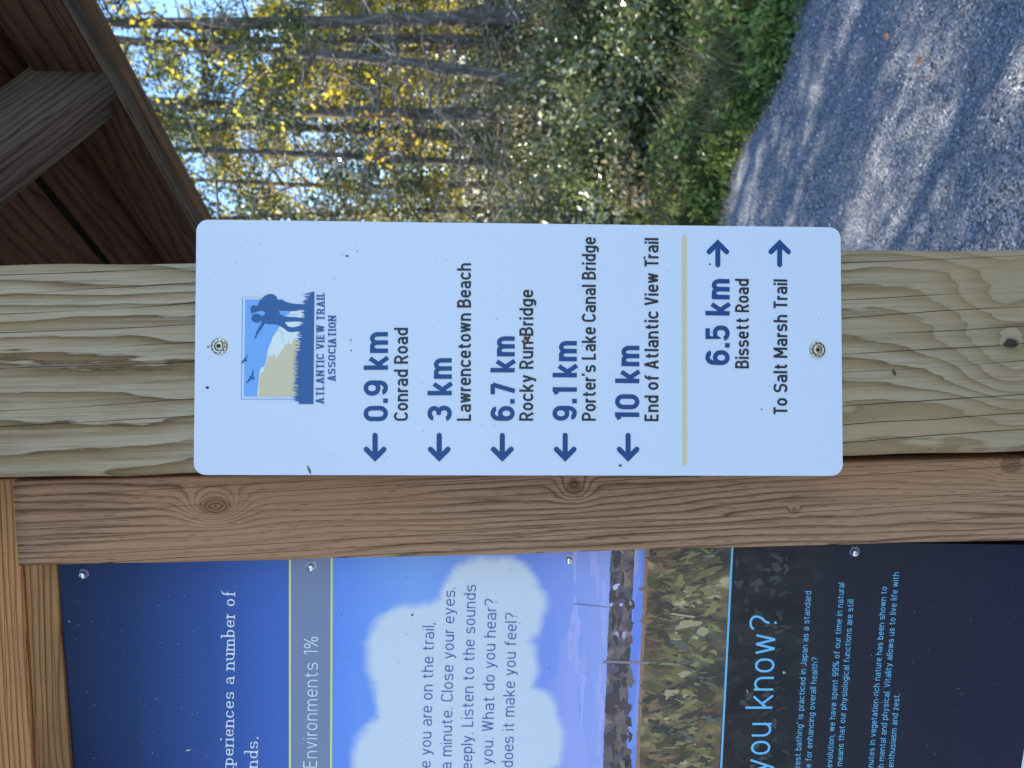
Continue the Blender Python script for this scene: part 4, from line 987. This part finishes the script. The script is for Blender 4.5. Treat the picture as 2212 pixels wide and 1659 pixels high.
others = [(-4.1, 8.7, 'green', 9.0, 'tallest of the unseen green trees added behind the kiosk to shade the path'), (X_(290, 11.2), 11.2, 'spruce', 9.5, 'dark spruce set back between the middle trunk and the thin trunk'), (X_(95, 10.6), 10.6, 'spruce', 8.5, 'dark spruce set back between the outermost trunk and the crooked trunk'), (-2.5, 8.3, 'green', 8.0, 'unseen green tree added behind the kiosk for path shade, nearest of its neighbours'), (-2.9, 9.8, 'green', 7.5, 'unseen green tree added behind the kiosk for path shade, middle one of three'), (-5.6, 8.0, 'green', 8, 'broad green tree left of the kiosk beyond the path'), (-.6, 11.2, 'yellow', 8.0, 'yellow leaved tree just behind the thick post'), (-1.6, 12.2, 'spruce', 12, 'tall spruce at the back behind the kiosk'), (2.2, 11.0, 'green', 7, 'green leaved tree growing among the spruces straight behind the sign'), (-2.0, 9.5, 'spruce', 10, 'dense spruce behind the kiosk on the left'), (7.4, 9.5, 'spruce', 11, 'spruce well to the right of the path bend'),  # unseen green trees behind the kiosk are added to shade the path
          (9.2, 11.8, 'yellow', 8, 'yellow tree to the right beyond the spruces'), (5.9, 7.6, 'spruce', 9.5, 'spruce close to the path on the right'), (-5.2, 11, 'yellow', 8, 'yellow tree far left behind the kiosk'), (8.2, 6.3, 'green', 8, 'broad green tree at the right where the path bends'), (11.5, 8.0, 'spruce', 11, 'outer spruce far to the right of the path')]
for i, (x, y, k, h, lb) in enumerate(others):
    tree(x, y, h, .09, (0, 0), k, 8500 if k == 'spruce' else 9000, lb, 60 + i, .2, 1.7 if k == 'spruce' else 2.1, twigs=20)

def shrub(x, y, h, wd_, mat, nl, label, seed, size=.026, name='shrub'):
    rng = np.random.default_rng(seed); z0 = float(terrain(np.array([x]), np.array([y]))[0]) - .03
    root = empty(name, (x, y, z0)); tag(root, label, 'shrub', 'shrubs between the path and the trees'); mm = Matrix.Translation((x, y, z0))
    st = Tubes(); C = []
    ns = 18
    for i in range(ns):
        a = rng.uniform(0, 6.283); q = rng.random() ** .5
        P = path((.12 * math.cos(a), .12 * math.sin(a), 0), (math.cos(a) * q * wd_ / h, math.sin(a) * q * wd_ / h, 1), h * rng.uniform(.6, 1.1), rng, 8, .13)
        st.add(P, np.linspace(.008, .002, 9), 4)
        m_ = nl // ns; u = rng.uniform(.12, 1, m_) ** .8
        cc = np.stack([np.interp(u, np.linspace(0, 1, 9), P[:, j]) for j in range(3)], 1)
        C.append(cc + rng.standard_normal((m_, 3)) * np.array([.11, .11, .08]))
    C = np.concatenate(C); C[:, 2] = np.maximum(C[:, 2], .01)
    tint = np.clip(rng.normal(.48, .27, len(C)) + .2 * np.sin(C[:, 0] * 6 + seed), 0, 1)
    L = leaves(C, size, rng, 0, .55, tint)
    st.build('stems', M_TWIG, root, mm); fast_mesh('foliage', L[0], L[1], mat, root, mm, L[2])
sh = [(40, 6.6, 1.35, .7, 0), (150, 7.2, 1.25, .6, 1), (250, 6.6, 1.0, .6, 0), (340, 7.3, 1.15, .6, 1), (430, 6.7, .95, .55, 0), (90, 8.6, 1.8, .8, 1), (210, 9.2, 1.8, .8, 0), (310, 8.7, 1.6, .8, 1), (420, 9.0, 1.7, .8, 0), (520, 7.6, 1.2, .7, 1),
      (-60, 7.0, 1.4, .7, 0), (-180, 6.4, 1.3, .7, 1), (-60, 10, 2.1, .9, 0), (120, 10.6, 2.2, .9, 1), (270, 11, 2.3, .9, 0), (390, 10.8, 2.1, .9, 1), (160, 5.95, .6, .4, 0), (330, 6.1, .55, .4, 1), (60, 5.4, .55, .4, 0), (650, 8.2, 1.4, .8, 0), (800, 8.0, 1.2, .8, 1)]
where = {0: 'right of the right edge trunk', 1: ''}
places = ['leafy shrub in front of the outermost spruce trunk', 'brown tinged shrub in front of the crooked trunk', 'green shrub before the middle spruce trunk', 'brown tinged shrub before the thin spruce trunk', 'green shrub beside the sign edge near the path',
          'tall brown tinged shrub behind the outermost leafy shrub', 'tall green shrub around the foot of the middle spruce', 'mid height brown tinged shrub between the middle and the thin spruce foot', 'tall green shrub beyond the sign edge', 'brown tinged shrub hidden mostly by the sign',
          'green shrub just out of view beyond the outermost trunk', 'brown tinged shrub by the path bend out of view', 'tall green shrub at the back just out of view', 'tall brown tinged shrub at the back near the outermost trunk', 'tallest green shrub at the back in the middle of the gap', 'tall brown tinged shrub at the back next to the sign',
          'low green shrub on the verge in the middle of the gap', 'low brown tinged shrub on the verge near the sign', 'low green shrub on the verge where the path leaves the view', 'green shrub straight behind the sign', 'brown tinged shrub straight behind the thick post']
for i, ((py_, d, h, wd_, k), lb) in enumerate(zip(sh, places)):
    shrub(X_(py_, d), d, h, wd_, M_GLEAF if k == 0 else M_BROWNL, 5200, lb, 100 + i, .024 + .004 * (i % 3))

# grasses and low plants on the verge
def blades(name, N, xr, dr, hmin, hmax, label, seed, wdt=.004, mat=None):
    rng = np.random.default_rng(seed)
    x = rng.uniform(*xr, N); d = dr[0] + (dr[1] - dr[0]) * rng.random(N) ** 1.4
    cl = np.sin(x * 9 + 2 * np.sin(d * 7)) + np.sin(d * 11 + x * 3); keep = rng.random(N) < .35 + .4 * (cl > -.2); x = x[keep]; d = d[keep]; N = len(x)
    y = edge_y(x) + d + .05 * np.sin(x * 17) + .07 * np.sin(x * 31 + 2) + .05 * np.sin(x * 71); z = terrain(x, y) - .01
    h = rng.uniform(hmin, hmax, N) * (.5 + .5 * np.clip(d / .5, 0, 1)); a = rng.uniform(0, 6.283, N); ln = h * rng.uniform(.2, 1.1, N); w_ = wdt * rng.uniform(.7, 1.6, N)
    dx, dy = np.cos(a), np.sin(a); px_, py2 = -dy * w_, dx * w_
    B = np.stack([x, y, z], 1)
    def lev(t, k): return B + np.stack([dx * ln * t ** 2, dy * ln * t ** 2, h * t * (1 - .25 * t)], 1), np.stack([px_ * k, py2 * k, 0 * px_], 1)
    parts = []
    for t, k in ((0, 1), (.5, .9), (1, .1)):
        c_, o_ = lev(t, k); parts += [c_ - o_, c_ + o_]
    V = np.stack(parts, 1).reshape(-1, 3); i = (np.arange(N) * 6)[:, None]
    Q = np.concatenate([i + np.array([[0, 1, 3, 2]]), i + np.array([[2, 3, 5, 4]])])
    tn = np.clip(rng.normal(.45, .25, N) + .15 * np.sin(x * 4), 0, 1)
    o = fast_mesh(name, V, Q, mat or M_GRASS, attr=np.concatenate([tn, tn])); tag(o, label, 'grass', kind='stuff')
blades('low_dull_grass', 60000, (-3, 6), (.25, 2.6), .04, .20, 'low dull grass under the first shrubs', 203, .0035, M_SEDGE)
blades('grass', 60000, (-3, 6), (-.06, .75), .04, .17, 'bright green grass along the edge of the gravel path', 201)
blades('tall_grass', 34000, (-3, 7), (.5, 4.5), .12, .36, 'taller dull grass between the verge and the shrubs', 202, .003, M_SEDGE)
rng = np.random.default_rng(300)
N = 80000; x = rng.uniform(-2.5, 6, N); d = -.03 + 2.6 * rng.random(N) ** 1.7; y = edge_y(x) + d + .06 * np.sin(x * 13) + .06 * np.sin(x * 29 + 1) + .05 * np.sin(x * 67)
cl = np.clip(np.sin(x * 7.3 + 2 * np.sin(y * 5)) * np.sin(y * 9.1 + x * 2) + .25, 0, 1); kp_ = rng.random(N) < .3 + .7 * cl; x, y, d, cl = x[kp_], y[kp_], d[kp_], cl[kp_]; N = len(x)
C = np.stack([x, y, terrain(x, y) + .01 + (.07 + .16 * cl) * rng.random(N) * np.clip(d / .2, .35, 1)], 1)
L = leaves(C, .026, rng, .3, .42, np.clip(rng.normal(.55, .25, N), 0, 1))
o = fast_mesh('ground_cover', L[0], L[1], M_COVER, attr=L[2]); tag(o, 'low leafy ground cover along the path edge', 'ground cover', kind='stuff')
N = 30000; x = rng.uniform(-4, 9, N); y = edge_y(x) + rng.uniform(.0, 9, N)
C = np.stack([x, y, terrain(x, y) + .012], 1); L = leaves(C, .022, rng, .9, .7, rng.uniform(.55, 1, N))
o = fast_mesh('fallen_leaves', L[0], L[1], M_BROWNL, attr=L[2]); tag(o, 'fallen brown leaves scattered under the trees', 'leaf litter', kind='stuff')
N = 5000; x = rng.uniform(-2, 5, N); y = edge_y(x) + rng.normal(-.05, .13, N)
C = np.stack([x, y, np.maximum(terrain(x, y), .0) + .022], 1); L = leaves(C, .012, rng, .9, .5, rng.uniform(.5, 1, N))
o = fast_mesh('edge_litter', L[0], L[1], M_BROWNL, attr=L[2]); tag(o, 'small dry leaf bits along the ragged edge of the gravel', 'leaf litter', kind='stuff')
# a few leaves and twigs on the gravel
rngp = random.Random(4)
for i, (px, py_, lb) in enumerate([(3490 / 1.823, 140 / 1.823, 'orange fallen leaf on the bright spot of the path'), (2960 / 1.823, 500 / 1.823, 'brown fallen leaf on gravel near the grassy edge'), (3620 / 1.823, 238 / 1.823, 'small rust coloured leaf on shaded gravel')]):
    p = on_z(px, py_, .03); a = rngp.uniform(0, 6)
    vs = [(p.x + .02 * math.cos(a + k * .785) * (1 if k % 2 == 0 else .6), p.y + .02 * math.sin(a + k * .785) * (1 if k % 2 == 0 else .6), p.z + rngp.uniform(-.004, .006)) for k in range(8)]
    o = py('fallen_leaf', vs, [tuple(range(8))], flat('fallen_leaf_colour', (.30, .12, .06) if i != 1 else (.16, .09, .05), .8)); tag(o, lb, 'leaf', 'single leaves on the gravel')
# the wood farther off, one mass of trees
rng = np.random.default_rng(400); N = 120000
x = rng.uniform(-30, 34, N); y = 19 + rng.random(N) * 16
top = 5.2 + 1.3 * np.sin(x * .8) + .9 * np.sin(x * 2.3 + 1) + .06 * (y - 18)
zz = top * rng.random(N) ** .85
hole = np.sin(x * 2.1 + zz * .8) * np.sin(zz * 2.2 + y) + rng.normal(0, .5, N); k = hole > -.55
C = np.stack([x, y, zz], 1)[k]
tn = np.clip(.35 + .3 * np.sin(C[:, 0] * 1.3 + C[:, 1]) + rng.normal(0, .2, len(C)), 0, 1)
L = leaves(C, .10, rng, 0, .6, tn)
o = fast_mesh('far_wood', L[0], L[1], M_SPRUCE, attr=L[2]); tag(o, 'distant green wood closing the view behind the trees', 'wood', kind='stuff')
tb = Tubes()
for i in range(45):
    x = rng.uniform(-18, 22); y = rng.uniform(16, 26); tb.add(path((x, y, 0), (rng.normal(0, .06), 0, 1), rng.uniform(4, 8), rng, 8, .03), np.linspace(.07, .015, 9), 5)
o = tb.build('far_tree_trunks', M_BARK); tag(o, 'many thin trunks inside the distant wood', 'wood', kind='stuff')

tb = Tubes(); rng = np.random.default_rng(77)
for i in range(900):
    d = rng.uniform(7.0, 13); x = rng.uniform(.35, .62) * 0 + rng.uniform(-.1, .62) * d; z = rng.uniform(.5, 4.2)
    a = rng.uniform(0, 6.28); tb.add(path((x, d, z), (math.cos(a), math.sin(a) * .6, rng.normal(.1, .6)), rng.uniform(.4, 1.7), rng, 8, .2, -.03), np.linspace(rng.uniform(.004, .014), .0015, 9), 4)
o = tb.build('bare_thicket', M_TWIG); tag(o, 'tangle of bare grey branches between the tree trunks', 'branches', kind='stuff')
# nail heads under the roof boards
nh = []; fsn = []
for s_ in (.868, 1.55):
    for k in range(8):
        for dd in (-.035, .035):
            c0 = EAV - slopeR * (.075 + k * .150 + dd) + D * (s_ + .034) - nR * .0103
            b0 = len(nh); nh += [c0 + D * (.004 * math.cos(q * 1.047)) + slopeR * (.004 * math.sin(q * 1.047)) for q in range(6)] + [c0 - nR * .0012]
            fsn += [(b0 + q, b0 + (q + 1) % 6, b0 + 6) for q in range(6)]
o = py('nail_heads', nh, fsn, flat('rusty_nail', (.06, .04, .03), .6, .4, .5), kiosk); o['kind'] = 'stuff'

M_KNOT = flat('dark_knot', (.05, .03, .02), .8)
for px, py_, s1, s2 in ((2183, 742, 15, 1.5),):
    x, z = FP.loc(px, py_); r = .0046; vs = []; rr = random.Random(2)
    for k in range(14):
        a = k * 2 * math.pi / 14; q = rr.uniform(.8, 1.2); vs.append((x + r * q * .8 * math.cos(a), -.0004, z + r * q * 1.5 * math.sin(a)))
    vs.append((x + .001, -.0016, z + .001)); o = py('knot', vs, [(k, (k + 1) % 14, 14) for k in range(14)], M_KNOT, post, FP.m)
